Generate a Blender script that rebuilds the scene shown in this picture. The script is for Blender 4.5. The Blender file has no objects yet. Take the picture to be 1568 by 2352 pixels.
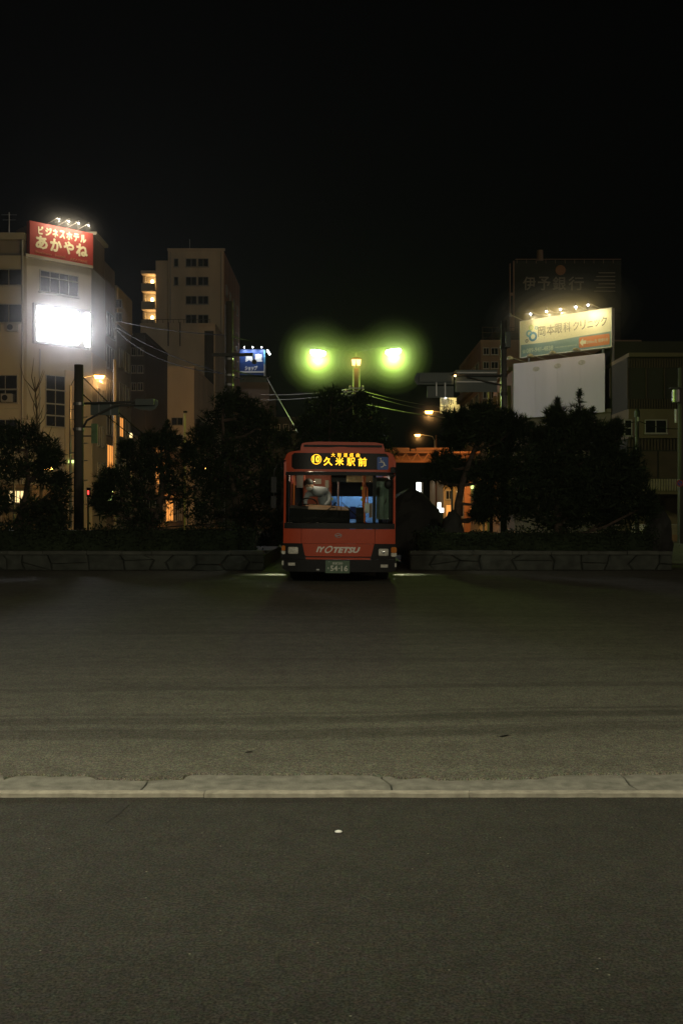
import bpy, math, random
import numpy as np
from mathutils import Vector, Matrix
from math import sin, cos, pi, radians, sqrt

rnd = random.Random(7)
C = bpy.context.scene.collection
scene = bpy.context.scene

# ------------------------------------------------------------------ camera, world, moon, exposure
CAMH = 1.62
F = 2287.0                      # focal length in units of the 1568 px wide photo
cam_d = bpy.data.cameras.new('camera')
cam_d.sensor_fit = 'VERTICAL'; cam_d.sensor_height = 36; cam_d.lens = 35
cam_d.clip_start = 0.05; cam_d.clip_end = 1500
cam = bpy.data.objects.new('camera', cam_d); C.objects.link(cam)
cam.location = (0, 0, CAMH); cam.rotation_euler = (radians(90), 0, 0)
scene.camera = cam

world = bpy.data.worlds.new('World'); scene.world = world; world.use_nodes = True
wn = world.node_tree
wn.nodes.clear()
sky = wn.nodes.new('ShaderNodeTexSky'); sky.sky_type = 'NISHITA'; sky.sun_disc = False
sky.sun_elevation = radians(35); sky.sun_rotation = radians(150)
bg = wn.nodes.new('ShaderNodeBackground'); bg.inputs['Strength'].default_value = 0.0001
wo = wn.nodes.new('ShaderNodeOutputWorld')
wn.links.new(sky.outputs[0], bg.inputs[0]); wn.links.new(bg.outputs[0], wo.inputs[0])

moon_d = bpy.data.lights.new('moon', 'SUN'); moon_d.energy = 0.15; moon_d.angle = radians(4); moon_d.color = (1, .80, .56)
moon = bpy.data.objects.new('moon', moon_d); C.objects.link(moon)
moon.rotation_euler = (radians(75), 0, radians(30))

scene.view_settings.view_transform = 'Standard'
scene.view_settings.look = 'None'
scene.view_settings.exposure = 0.0
scene.view_settings.gamma = 1.0
scene.view_settings.use_curve_mapping = False
scene.cycles.use_denoising = True
scene.cycles.sample_clamp_indirect = 4
scene.cycles.max_bounces = 6
scene.cycles.transparent_max_bounces = 24
scene.cycles.volume_bounces = 0
scene.cycles.use_light_tree = True

def WX(px, Y): return (px - 784) * Y / F
def WZ(py, Y): return CAMH - (py - 1176) * Y / F
def W(px, py, Y): return Vector((WX(px, Y), Y, WZ(py, Y)))

HAZE_DENSITY = 0.0002
HAZE_G = 0.4
POW_STATION = 2200      # the two lamp posts beside the camera
POW_SODIUM = 900
POW_GREEN = 900

# ------------------------------------------------------------------ mesh builder
class MB:
    def __init__(s): s.v = []; s.f = []
    def add(s, vs, fs):
        o = len(s.v); s.v.extend([tuple(v) for v in vs]); s.f.extend([tuple(i + o for i in f) for f in fs]); return s
    def box(s, x0, x1, y0, y1, z0, z1):
        return s.add([(x0,y0,z0),(x1,y0,z0),(x1,y1,z0),(x0,y1,z0),(x0,y0,z1),(x1,y0,z1),(x1,y1,z1),(x0,y1,z1)],
                     [(0,3,2,1),(4,5,6,7),(0,1,5,4),(1,2,6,5),(2,3,7,6),(3,0,4,7)])
    def obox(s, O, u, v, n, ur, vr, nr):
        O, u, v, n = Vector(O), Vector(u), Vector(v), Vector(n)
        P = lambda a, b, c: O + u*a + v*b + n*c
        x0,x1 = ur; y0,y1 = nr; z0,z1 = vr
        vs = [P(x0,z0,y0),P(x1,z0,y0),P(x1,z0,y1),P(x0,z0,y1),P(x0,z1,y0),P(x1,z1,y0),P(x1,z1,y1),P(x0,z1,y1)]
        return s.add(vs, [(0,3,2,1),(4,5,6,7),(0,1,5,4),(1,2,6,5),(2,3,7,6),(3,0,4,7)])
    def tube(s, pts, r, n=8, cap=True):
        pts = [Vector(p) for p in pts]
        rs = r if isinstance(r, (list, tuple)) else [r]*len(pts)
        o = len(s.v); up = None
        for i, p in enumerate(pts):
            a = pts[max(i-1,0)]; b = pts[min(i+1,len(pts)-1)]
            t = (b-a).normalized()
            if up is None:
                up = Vector((0,0,1)) if abs(t.z) < .9 else Vector((1,0,0))
            x = t.cross(up).normalized(); up = x.cross(t).normalized()
            for k in range(n):
                an = 2*pi*k/n
                s.v.append(tuple(p + (x*cos(an) + up*sin(an))*rs[i]))
        for i in range(len(pts)-1):
            for k in range(n):
                a = o+i*n+k; b = o+i*n+(k+1)%n
                s.f.append((a, b, b+n, a+n))
        if cap:
            s.f.append(tuple(o+k for k in range(n))[::-1]); s.f.append(tuple(o+(len(pts)-1)*n+k for k in range(n)))
        return s
    def lathe(s, prof, c=(0,0,0), n=16, axis='z'):
        o = len(s.v); c = Vector(c)
        for r, h in prof:
            for k in range(n):
                a = 2*pi*k/n
                p = (r*cos(a), r*sin(a), h)
                if axis == 'y': p = (r*cos(a), h, r*sin(a))
                if axis == 'x': p = (h, r*cos(a), r*sin(a))
                s.v.append(tuple(c + Vector(p)))
        for i in range(len(prof)-1):
            for k in range(n):
                a = o+i*n+k; b = o+i*n+(k+1)%n
                s.f.append((a, b, b+n, a+n))
        s.f.append(tuple(o+k for k in range(n))[::-1]); s.f.append(tuple(o+(len(prof)-1)*n+k for k in range(n)))
        return s
    def sphere(s, c, r, n=10, sc=(1,1,1), jit=0, rg=None):
        c = Vector(c); o = len(s.v); m = n//2
        for i in range(m+1):
            th = pi*i/m
            for k in range(n):
                ph = 2*pi*k/n
                j = 1 + (rg.uniform(-jit, jit) if rg else 0)
                s.v.append((c.x+r*sc[0]*j*sin(th)*cos(ph), c.y+r*sc[1]*j*sin(th)*sin(ph), c.z+r*sc[2]*j*cos(th)))
        for i in range(m):
            for k in range(n):
                a = o+i*n+k; b = o+i*n+(k+1)%n
                s.f.append((a, a+n, b+n, b))
        return s
    def poly(s, O, u, v, n, pts, t):
        """polygon (list of u,v) extruded by t along -n ... front at n*t"""
        O,u,v,n = Vector(O),Vector(u),Vector(v),Vector(n)
        k = len(pts)
        vs = [O+u*a+v*b for a,b in pts] + [O+u*a+v*b+n*t for a,b in pts]
        fs = [tuple(range(k)), tuple(range(k, 2*k))[::-1]] + [(i, (i+1)%k, k+(i+1)%k, k+i) for i in range(k)]
        return s.add(vs, fs)
    def ring(s, O, u, v, n, r0, r1, t, a0=0, a1=2*pi, N=28, sx=1.0):
        O,u,v,n = Vector(O),Vector(u),Vector(v),Vector(n)
        o = len(s.v); full = abs(a1-a0-2*pi) < 1e-6
        M = N if full else N+1
        for i in range(M):
            a = a0+(a1-a0)*i/N
            d = u*cos(a)*sx+v*sin(a)
            for r, h in ((r0,0),(r1,0),(r1,t),(r0,t)):
                s.v.append(tuple(O+d*r+n*h))
        for i in range(N):
            b = o+4*i; c = o+4*((i+1)%M)
            for k in range(4):
                s.f.append((b+k, b+(k+1)%4, c+(k+1)%4, c+k))
        return s
    def xf(s, fn):
        s.v = [tuple(fn(*v)) for v in s.v]; return s

ORI = {}
def fix_normals(me):
    import bmesh
    bm = bmesh.new(); bm.from_mesh(me); bmesh.ops.recalc_face_normals(bm, faces=bm.faces[:]); bm.to_mesh(me); bm.free()

def obj(name, mb, m, parent=None, smooth=False, normals=True):
    o0 = ORI.get(parent.name, Vector((0,0,0))) if parent else Vector((0,0,0))
    me = bpy.data.meshes.new(name)
    me.from_pydata([(v[0]-o0.x, v[1]-o0.y, v[2]-o0.z) for v in mb.v], [], mb.f)
    if normals and len(mb.f) < 20000: fix_normals(me)
    me.materials.append(m)
    if smooth:
        me.polygons.foreach_set('use_smooth', [True]*len(me.polygons))
    o = bpy.data.objects.new(name, me); C.objects.link(o)
    if parent: o.parent = parent
    ORI[o.name] = o0
    return o

def tag(o, label, cat, group=None):
    o['label'] = label; o['category'] = cat
    if group: o['group'] = group
    return o

def thing(name, label, cat, loc=(0,0,0), group=None):
    o = bpy.data.objects.new(name, None); C.objects.link(o)
    o.location = loc; o.empty_display_size = .2
    ORI[o.name] = Vector(loc)
    return tag(o, label, cat, group)

def struct(name, mb, m, kind='structure'):
    o = obj(name, mb, m); o['kind'] = kind; return o

def dup(root, loc, label, group=None):
    r = root.copy(); C.objects.link(r); r.location = loc; r['label'] = label
    if group: r['group'] = group
    ORI[r.name] = Vector(loc)
    for ch in root.children:
        c = ch.copy(); C.objects.link(c); c.parent = r
        for g in ch.children:
            d = g.copy(); C.objects.link(d); d.parent = c
    return r

def light(kind, loc, power, color, parent=None, radius=.1, target=None, angle=90, blend=.6, size=None):
    d = bpy.data.lights.new('lamp_light', kind); d.energy = power; d.color = color
    if kind == 'AREA':
        d.shape = 'RECTANGLE'; d.size, d.size_y = size
    else: d.shadow_soft_size = radius
    if kind == 'SPOT': d.spot_size = radians(angle); d.spot_blend = blend
    o = bpy.data.objects.new('lamp_light', d); C.objects.link(o)
    loc = Vector(loc)
    if target is not None:
        o.rotation_euler = (Vector(target)-loc).to_track_quat('-Z', 'Y').to_euler()
    if parent:
        o.parent = parent; o.location = loc - ORI[parent.name]
    else: o.location = loc
    return o

# ------------------------------------------------------------------ materials
def mat(name, col, rough=.6, metal=0, var=0, scale=3., bump=0, bscale=None, spec=.5, stretch=None, coat=0):
    m = bpy.data.materials.new(name); m.use_nodes = True
    nt = m.node_tree; b = nt.nodes['Principled BSDF']
    b.inputs['Base Color'].default_value = (*col, 1)
    b.inputs['Roughness'].default_value = rough; b.inputs['Metallic'].default_value = metal
    b.inputs['Specular IOR Level'].default_value = spec
    if coat: b.inputs['Coat Weight'].default_value = coat; b.inputs['Coat Roughness'].default_value = .08
    if var or bump:
        tc = nt.nodes.new('ShaderNodeTexCoord'); mp = nt.nodes.new('ShaderNodeMapping')
        nt.links.new(tc.outputs['Object'], mp.inputs[0])
        if stretch: mp.inputs['Scale'].default_value = stretch
        nz = nt.nodes.new('ShaderNodeTexNoise'); nz.inputs['Scale'].default_value = scale; nz.inputs['Detail'].default_value = 6
        nt.links.new(mp.outputs[0], nz.inputs['Vector'])
    if var:
        mr = nt.nodes.new('ShaderNodeMapRange'); mr.inputs[1].default_value = .3; mr.inputs[2].default_value = .7
        mr.inputs[3].default_value = 1-var; mr.inputs[4].default_value = 1+var
        nt.links.new(nz.outputs[0], mr.inputs[0])
        mx = nt.nodes.new('ShaderNodeVectorMath'); mx.operation = 'SCALE'
        mx.inputs[0].default_value = col; nt.links.new(mr.outputs[0], mx.inputs['Scale'])
        nt.links.new(mx.outputs[0], b.inputs['Base Color'])
    if bump:
        n2 = nt.nodes.new('ShaderNodeTexNoise'); n2.inputs['Scale'].default_value = bscale or scale*8; n2.inputs['Detail'].default_value = 4
        nt.links.new(mp.outputs[0], n2.inputs['Vector'])
        bp = nt.nodes.new('ShaderNodeBump'); bp.inputs['Strength'].default_value = bump; bp.inputs['Distance'].default_value = .01
        nt.links.new(n2.outputs[0], bp.inputs['Height']); nt.links.new(bp.outputs[0], b.inputs['Normal'])
    return m

def emit(name, col, s, base=(.02,.02,.02)):
    m = bpy.data.materials.new(name); m.use_nodes = True
    b = m.node_tree.nodes['Principled BSDF']
    b.inputs['Base Color'].default_value = (*base, 1)
    b.inputs['Emission Color'].default_value = (*col, 1); b.inputs['Emission Strength'].default_value = s
    if name != 'led_screen_white': m.cycles.emission_sampling = 'NONE'
    return m

def glass(name, tint=(1,1,1), refl=.9, rough=.02):
    m = bpy.data.materials.new(name); m.use_nodes = True
    nt = m.node_tree; nt.nodes.clear()
    t = nt.nodes.new('ShaderNodeBsdfTransparent'); t.inputs[0].default_value = (*tint, 1)
    g = nt.nodes.new('ShaderNodeBsdfGlossy'); g.inputs['Roughness'].default_value = rough; g.inputs[0].default_value = (refl,refl,refl,1)
    fr = nt.nodes.new('ShaderNodeFresnel'); fr.inputs[0].default_value = 1.5
    mx = nt.nodes.new('ShaderNodeMixShader'); out = nt.nodes.new('ShaderNodeOutputMaterial')
    nt.links.new(fr.outputs[0], mx.inputs[0]); nt.links.new(t.outputs[0], mx.inputs[1]); nt.links.new(g.outputs[0], mx.inputs[2])
    nt.links.new(mx.outputs[0], out.inputs[0])
    return m

class NT:
    """tiny node helper"""
    def __init__(s, m): s.nt = m.node_tree; s.b = s.nt.nodes['Principled BSDF']
    def n(s, t, **kw):
        x = s.nt.nodes.new(t)
        for k, v in kw.items(): setattr(x, k, v)
        return x
    def l(s, a, b): s.nt.links.new(a, b)

def asphalt(name, base, streak, agg_scale, agg_light, patch):
    m = bpy.data.materials.new(name); m.use_nodes = True
    h = NT(m); h.b.inputs['Roughness'].default_value = .85; h.b.inputs['Specular IOR Level'].default_value = .25
    tc = h.n('ShaderNodeTexCoord')
    def noise(scale, detail=4, sx=1, sy=1, dist=0):
        mp = h.n('ShaderNodeMapping'); mp.inputs['Scale'].default_value = (sx, sy, 1); h.l(tc.outputs['Object'], mp.inputs[0])
        z = h.n('ShaderNodeTexNoise'); z.inputs['Scale'].default_value = scale; z.inputs['Detail'].default_value = detail; z.inputs['Distortion'].default_value = dist
        h.l(mp.outputs[0], z.inputs['Vector']); return z.outputs[0]
    def rng(a, i0, i1, o0, o1):
        r = h.n('ShaderNodeMapRange'); r.inputs[1].default_value = i0; r.inputs[2].default_value = i1; r.inputs[3].default_value = o0; r.inputs[4].default_value = o1
        h.l(a, r.inputs[0]); return r.outputs[0]
    def mul(a, b):
        q = h.n('ShaderNodeMath', operation='MULTIPLY'); h.l(a, q.inputs[0]); h.l(b, q.inputs[1]); return q.outputs[0]
    def add(a, b):
        q = h.n('ShaderNodeMath', operation='ADD'); h.l(a, q.inputs[0]); h.l(b, q.inputs[1]); return q.outputs[0]
    big = rng(noise(.5, 5), .3, .7, 1-patch, 1+patch)
    mid = mul(rng(noise(6, 6), .3, .7, .84, 1.16), rng(noise(33, 3), .32, .68, .78, 1.22))
    fine = rng(noise(agg_scale, 3), .34, .66, .38, 1.62)
    val = mul(mul(big, mid), fine)
    if streak:
        # tyre-worn bands sweeping across the lot, slightly bent
        mp = h.n('ShaderNodeMapping'); mp.inputs['Rotation'].default_value = (0, 0, radians(-4.0)); h.l(tc.outputs['Object'], mp.inputs[0])
        sp = h.n('ShaderNodeSeparateXYZ'); h.l(mp.outputs[0], sp.inputs[0])
        wob = rng(noise(.25, 4), .3, .7, -.14, .14)
        yy = add(sp.outputs[1], wob)
        bands = None
        for yc, w, d in ((7.10, .12, .36), (7.26, .05, .3), (7.62, .14, .50), (7.86, .05, .3), (8.95, .12, .30), (10.6, .2, .14), (13.2, .35, .12)):
            s1 = h.n('ShaderNodeMath', operation='SUBTRACT'); h.l(yy, s1.inputs[0]); s1.inputs[1].default_value = yc
            ab = h.n('ShaderNodeMath', operation='ABSOLUTE'); h.l(s1.outputs[0], ab.inputs[0])
            r = h.n('ShaderNodeMapRange', interpolation_type='SMOOTHSTEP'); r.inputs[1].default_value = w*.45; r.inputs[2].default_value = w*1.25
            r.inputs[3].default_value = 1-d; r.inputs[4].default_value = 1
            h.l(ab.outputs[0], r.inputs[0])
            bands = r.outputs[0] if bands is None else mul(bands, r.outputs[0])
        brk = rng(noise(1.2, 4, .12, 1.6), .35, .65, 0, 1)
        mixb = h.n('ShaderNodeMix'); mixb.data_type = 'FLOAT'
        h.l(brk, mixb.inputs[0]); mixb.inputs[2].default_value = 1; h.l(bands, mixb.inputs[3])
        half = h.n('ShaderNodeMix'); half.data_type = 'FLOAT'; half.inputs[0].default_value = .6
        h.l(mixb.outputs[0], half.inputs[2]); h.l(bands, half.inputs[3])
        val = mul(val, half.outputs[0])
        val = mul(val, rng(noise(2.2, 5, .1, 1.5), .3, .7, .88, 1.12))
    # pale aggregate specks
    vo = h.n('ShaderNodeTexVoronoi'); vo.inputs['Scale'].default_value = agg_scale*.36; h.l(tc.outputs['Object'], vo.inputs['Vector'])
    sel = h.n('ShaderNodeSeparateColor'); h.l(vo.outputs['Color'], sel.inputs[0])
    pick = rng(sel.outputs[0], .98, .985, 0, .8); near = rng(vo.outputs['Distance'], .05, .2, 1, 0)
    speck = mul(pick, near)
    sc = h.n('ShaderNodeVectorMath', operation='SCALE'); sc.inputs[0].default_value = base; h.l(val, sc.inputs['Scale'])
    # faint warm/cool tint of single stones
    tint = h.n('ShaderNodeMix'); tint.data_type = 'RGBA'; tint.blend_type = 'MULTIPLY'; tint.inputs[0].default_value = .22
    v2 = h.n('ShaderNodeTexVoronoi'); v2.inputs['Scale'].default_value = agg_scale*.6; h.l(tc.outputs['Object'], v2.inputs['Vector'])
    h.l(sc.outputs[0], tint.inputs[6]); h.l(v2.outputs['Color'], tint.inputs[7])
    gain = h.n('ShaderNodeVectorMath', operation='SCALE'); gain.inputs['Scale'].default_value = 1.12; h.l(tint.outputs[2], gain.inputs[0])
    mx = h.n('ShaderNodeMix'); mx.data_type = 'RGBA'; h.l(speck, mx.inputs[0]); h.l(gain.outputs[0], mx.inputs[6]); mx.inputs[7].default_value = (*agg_light, 1)
    h.l(mx.outputs[2], h.b.inputs['Base Color'])
    bp = h.n('ShaderNodeBump'); bp.inputs['Strength'].default_value = .9; bp.inputs['Distance'].default_value = .006
    bz = add(noise(agg_scale*.7, 3), noise(agg_scale*2, 2)); h.l(bz, bp.inputs['Height']); h.l(bp.outputs[0], h.b.inputs['Normal'])
    return m

M = {}
M['road'] = asphalt('dark_asphalt', (.036,.0345,.027), False, 95, (.30,.28,.22), .10)
M['lot'] = asphalt('worn_asphalt', (.118,.112,.085), True, 120, (.2,.19,.15), .10)
M['concrete'] = mat('gutter_concrete', (.185,.178,.145), .9, var=.3, scale=13, bump=1.0, bscale=90)
M['edge'] = mat('kerb_edge_stone', (.285,.262,.205), .9, var=.25, scale=16, bump=.5, bscale=110)
M['ground'] = mat('street_ground', (.05,.048,.042), .9, var=.2, scale=.5)
M['stone'] = mat('wall_stone', (.05,.056,.045), .85, var=.4, scale=4, bump=.7, bscale=25)
M['mortar'] = mat('wall_mortar', (.036,.039,.032), .9, var=.2, scale=5)
M['coping'] = mat('coping_stone', (.075,.08,.065), .85, var=.3, scale=3, bump=.5, bscale=30)
M['boulder'] = mat('boulder_rock', (.024,.025,.022), .85, var=.4, scale=2, bump=.8, bscale=12)
M['soil'] = mat('soil', (.04,.032,.024), .95, var=.3, scale=4)
M['needle'] = mat('pine_needles', (.024,.036,.017), .8, var=.35, scale=1.3, spec=.15)
M['leaf'] = mat('hedge_leaves', (.022,.032,.015), .8, var=.35, scale=1.7, spec=.15)
M['bark'] = mat('pine_bark', (.07,.05,.037), .9, var=.4, scale=6, bump=.8, bscale=30)
M['red'] = mat('bus_red_paint', (.47,.06,.017), .4, var=.08, scale=2.5, spec=.3)
M['black'] = mat('black_plastic', (.010,.010,.010), .5, var=.2, scale=8, spec=.2)
M['rubber'] = mat('tyre_rubber', (.015,.015,.015), .8, var=.2, scale=10)
M['glassblack'] = mat('black_glass', (.006,.005,.004), .35, spec=.12)
M['glass'] = glass('clear_glass', (.92,.95,.93))
M['reflectglass'] = mat('door_glass_reflection', (.16,.24,.18), .25, var=.5, scale=2.5, stretch=(2,1,.7))  # greenish mottling paints the reflection in the door glass
M['chrome'] = mat('chrome', (.6,.6,.6), .2, 1)
M['letter'] = mat('bus_lettering', (.78,.74,.66), .5)
M['plate'] = mat('number_plate_green', (.075,.13,.075), .5, var=.1, scale=10)
M['platetext'] = mat('number_plate_white', (.62,.64,.55), .5)
M['led'] = emit('led_amber', (1,.50,.02), 2.6)
M['lensclear'] = mat('headlamp_lens', (.62,.6,.52), .18, var=.3, scale=30, bump=.4, bscale=60)
M['amber'] = mat('amber_lens', (.55,.17,.02), .25)
M['blueicon'] = mat('icon_blue', (.03,.09,.32), .5)
M['white'] = mat('white_paint', (.75,.74,.7), .6)
M['dash'] = mat('dashboard', (.010,.010,.009), .7, var=.2, scale=6, spec=.1)
M['dashtop'] = mat('dashboard_tan', (.36,.2,.09), .55, var=.15, scale=5)
M['orange'] = mat('handrail_orange', (.75,.2,.025), .4)
M['redwall'] = mat('partition_red', (.34,.07,.03), .55, var=.1, scale=3)
M['bluecloth'] = mat('seat_blue', (.08,.22,.52), .8, var=.12, scale=5)
M['bluedark'] = mat('seat_dark_blue', (.015,.04,.22), .8)
M['cream'] = mat('bus_interior_cream', (.5,.46,.38), .6, var=.05, scale=3)
M['poster'] = mat('advert_card', (.5,.47,.26), .6, var=.3, scale=9)
M['steel'] = mat('dull_steel', (.35,.35,.34), .4, .8, var=.1, scale=3)
M['polecon'] = mat('pole_concrete', (.09,.082,.07), .85, var=.2, scale=2, stretch=(1,1,.2))
M['poledark'] = mat('pole_dark_paint', (.06,.06,.055), .6, var=.2, scale=3)
M['polesteel'] = mat('pole_grey_steel', (.2,.2,.19), .4, .5, var=.15, scale=3)
M['wire'] = mat('cable_black', (.012,.012,.012), .9, spec=.05)
M['wirepale'] = mat('cable_pale_sheath', (.2,.19,.14), .6)
M['skin'] = mat('skin', (.42,.25,.17), .6)
M['hair'] = mat('dark_hair', (.012,.01,.009), .6)
M['shirt'] = mat('pale_grey_shirt', (.27,.29,.32), .8, var=.15, scale=9, bump=.5, bscale=16)
M['mask'] = mat('face_mask', (.55,.55,.52), .8)
M['trouser'] = mat('dark_trousers', (.03,.032,.04), .8)
# building materials
def wallmat(name, c, var=.16): return mat(name, c, .85, var=var, scale=.35, bump=.3, bscale=6, stretch=(1,1,.35))
M['hotelwhite'] = wallmat('hotel_white_render', (.38,.345,.285))
M['hotelbeige'] = wallmat('hotel_beige_tile', (.45,.36,.25))
M['greybrown'] = wallmat('grey_brown_render', (.22,.19,.165))
M['ochre'] = wallmat('ochre_render', (.5,.36,.2))
M['paletower'] = wallmat('tower_pale_render', (.52,.445,.345))
M['paleblock'] = wallmat('block_pale_render', (.52,.44,.35))
M['brick'] = wallmat('brown_brick', (.34,.19,.125))
M['brownwall'] = wallmat('brown_render', (.2,.14,.1))
M['darkwall'] = wallmat('dark_cladding', (.03,.027,.024))
M['beigewall'] = wallmat('beige_storey_render', (.15,.112,.08))
M['slat'] = mat('brown_slats', (.06,.038,.024), .7, var=.2, scale=2)
M['palesl'] = mat('beige_fence_slats', (.3,.24,.18), .7, var=.2, scale=2)
M['winpane'] = mat('dark_window_pane', (.012,.014,.017), .12, spec=.6)
M['winframe'] = mat('window_frame_alu', (.3,.29,.27), .5, .3)
M['warmwin'] = emit('lit_window_orange', (1,.36,.07), 1.1)
M['greenwin'] = emit('lit_window_green', (.75,1,.3), 2.2)
M['shopwin'] = emit('lit_shop_warm', (1,.72,.32), 1.6)
M['shopwhite'] = emit('lit_sign_white', (.95,1,.95), 4)
M['screen'] = emit('led_screen_white', (.93,.94,1), 105)
M['signred'] = mat('hotel_sign_red', (.36,.045,.035), .5, var=.08, scale=1)
M['signcream'] = mat('hotel_sign_cream', (.82,.76,.52), .5)
M['signpink'] = mat('hotel_sign_small_letters', (.5,.2,.12), .5)
M['cliniccream'] = mat('clinic_sign_cream', (.80,.77,.60), .5, var=.04, scale=.7)
M['clinicblue'] = mat('clinic_sign_blue', (.24,.35,.38), .5, var=.08, scale=1.2)
M['clinicink'] = mat('clinic_sign_ink', (.10,.09,.07), .5)
M['clinicpale'] = mat('clinic_sign_pale_print', (.62,.68,.58), .5)
M['clinicorange'] = mat('clinic_sign_orange', (.70,.26,.12), .5)
M['logoblue'] = mat('logo_blue', (.05,.25,.5), .5)
M['logosky'] = mat('logo_sky_blue', (.12,.4,.6), .5)
M['logogreen'] = mat('logo_green', (.55,.68,.15), .5)
M['blank'] = mat('blank_billboard_sheet', (.84,.71,.92), .32, var=.06, scale=.8, stretch=(1,1,.2), bump=.15, bscale=1.5)
M['bankdark'] = mat('bank_sign_dark_green', (.014,.02,.018), .7, var=.15, scale=.5)
M['bankletter'] = mat('bank_sign_grey_letters', (.26,.24,.20), .6)
M['bankdisc'] = mat('bank_sign_orange_disc', (.3,.14,.06), .6)
M['bankframe'] = mat('bank_sign_frame', (.26,.17,.13), .6)
M['bluesign'] = mat('estate_sign_blue', (.012,.05,.2), .5)
M['creamsign'] = mat('far_hotel_sign_cream', (.75,.66,.36), .5)
M['bridge'] = mat('bridge_orange_paint', (.26,.10,.04), .6, var=.2, scale=1)
M['signback'] = mat('sign_back_grey_green', (.11,.135,.125), .55, var=.1, scale=1)
M['greensign'] = mat('banner_green', (.14,.24,.11), .6, var=.3, scale=4)
M['sodium'] = emit('sodium_lens', (1,.50,.10), 16)
M['bulbwhite'] = emit('flood_bulb', (.95,.95,1), 20)
M['bulbwarm'] = emit('warm_bulb', (1,.62,.22), 12)
M['green_lens'] = emit('mercury_lens', (.82,1,.62), 40)
M['lantern'] = emit('lantern_pane', (1,.50,.15), 5)
M['redlamp'] = emit('red_signal', (1,.05,.04), 3)
M['nopark_red'] = mat('sign_red', (.4,.03,.03), .5)
M['nopark_blue'] = mat('sign_blue', (.03,.07,.3), .5)
M['tube'] = emit('fluorescent_tube', (1,.86,.62), 9)
M['stationlens'] = emit('station_lens', (1,.93,.72), 12)

# ------------------------------------------------------------------ text
_font_obj = None
def text_mesh(s, bold=0.0, shear=0.0, extrude=.02, res=3):
    cu = bpy.data.curves.new('lettering', 'FONT'); cu.body = s; cu.size = 1
    cu.extrude = extrude; cu.offset = bold; cu.shear = shear; cu.resolution_u = res
    o = bpy.data.objects.new('lettering_src', cu); C.objects.link(o)
    dg = bpy.context.evaluated_depsgraph_get()
    me = bpy.data.meshes.new_from_object(o.evaluated_get(dg))
    vs = [tuple(v.co) for v in me.vertices]; fs = [tuple(p.vertices) for p in me.polygons]
    bpy.data.objects.remove(o); bpy.data.curves.remove(cu); bpy.data.meshes.remove(me)
    return vs, fs

def fit_text(name, s, m, parent, O, u, v, n, ur, vr, bold=0., shear=0., t=.02, warp=None):
    """lettering scaled to fill the rectangle ur x vr of the plane (O,u,v), standing t proud along n"""
    vs, fs = text_mesh(s, 0, shear, res=2)
    a = np.array(vs)
    if bold:
        bb = bold*1.15; k = len(vs)
        offs = [(0,0)]+[(bb*cos(i*pi/4), bb*sin(i*pi/4)) for i in range(8)]
        vs = [(x+dx, y+dy, z+(.0012*i)) for i,(dx,dy) in enumerate(offs) for x,y,z in vs]
        fs = [tuple(q+k*i for q in f) for i in range(len(offs)) for f in fs]
        a = np.array(vs)
    lo, hi = a.min(0), a.max(0)
    O,u,v,n = Vector(O),Vector(u),Vector(v),Vector(n)
    mb = MB(); out = []
    for x, y, z in vs:
        U = ur[0]+(x-lo[0])/(hi[0]-lo[0])*(ur[1]-ur[0]); V = vr[0]+(y-lo[1])/(hi[1]-lo[1])*(vr[1]-vr[0])
        d = (z-lo[2])/(hi[2]-lo[2])*t
        if warp: out.append(warp(U, V, d))
        else: out.append(O+u*U+v*V+n*d)
    mb.add(out, fs)
    return obj(name, mb, m, parent, normals=False)

XU, ZU, FN = Vector((1,0,0)), Vector((0,0,1)), Vector((0,-1,0))   # a plane facing the camera

# ------------------------------------------------------------------ ground, road, gutter, bus lot
struct('ground', MB().box(-150, 150, -30, 330, -.4, -.12), M['ground'])
gz = lambda px, py, z: ((px-784)*((CAMH-z)*F/(py-1176))/F, (CAMH-z)*F/(py-1176))
KY0 = gz(784, 1832, 0)[1]; 
EDGE_H = .027
struct('road', MB().box(-40, 40, -12, KY0+.01, -.1, 0), M['road'])
# edge stones and gutter blocks, each one a piece of the gutter
gut = MB().box(-40, 40, KY0+.012, 6.6, -.1, .008)
gutter = struct('gutter', gut, M['mortar'])
def slab(x0, x1, y0, y1, z0, z1, rg, jl, jr, nx=14, wear=0.004):
    mb = MB(); ny = 6
    for j in range(ny+1):
        for i in range(nx+1):
            fx = i/nx; yv = y0+(y1-y0)*j/ny
            x = (x0 + jl[j]) + ((x1+jr[j]) - (x0+jl[j]))*fx
            zz = z1 + rg.uniform(-wear, wear)*.4
            if i in (0, nx) or j == 0: zz -= .004
            yy = yv + (rg.uniform(-wear, wear) if j == 0 else 0)
            mb.v.append((x, yy, zz))
    for j in range(ny):
        for i in range(nx):
            a = j*(nx+1)+i; mb.f.append((a, a+1, a+nx+2, a+nx+1))
    o = len(mb.v)
    rim = [i for i in range(nx+1)] + [j*(nx+1)+nx for j in range(1, ny+1)] + [ny*(nx+1)+i for i in range(nx-1, -1, -1)] + [j*(nx+1) for j in range(ny-1, 0, -1)]
    for k in rim: mb.v.append((mb.v[k][0], mb.v[k][1], z0))
    L = len(rim)
    for k in range(L): mb.f.append((rim[k], rim[(k+1)%L], o+(k+1)%L, o+k))
    return mb
rg = random.Random(3)
xs = [-1.17+1.436*k for k in range(-4, 6)]
def joint(x, amp): return [rg.uniform(-amp, amp) for _ in range(7)]
js = [joint(x, .03) for x in xs]
for k in range(len(xs)-1):
    obj('gutter_block', slab(xs[k]+.006, xs[k+1]-.006, KY0+.058, 6.55, -.05, EDGE_H-.006, rg, js[k], js[k+1]), M['concrete'], gutter)
xs2 = [-.777+1.504*k for k in range(-4, 6)]
j2 = [joint(x, .006) for x in xs2]
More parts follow.
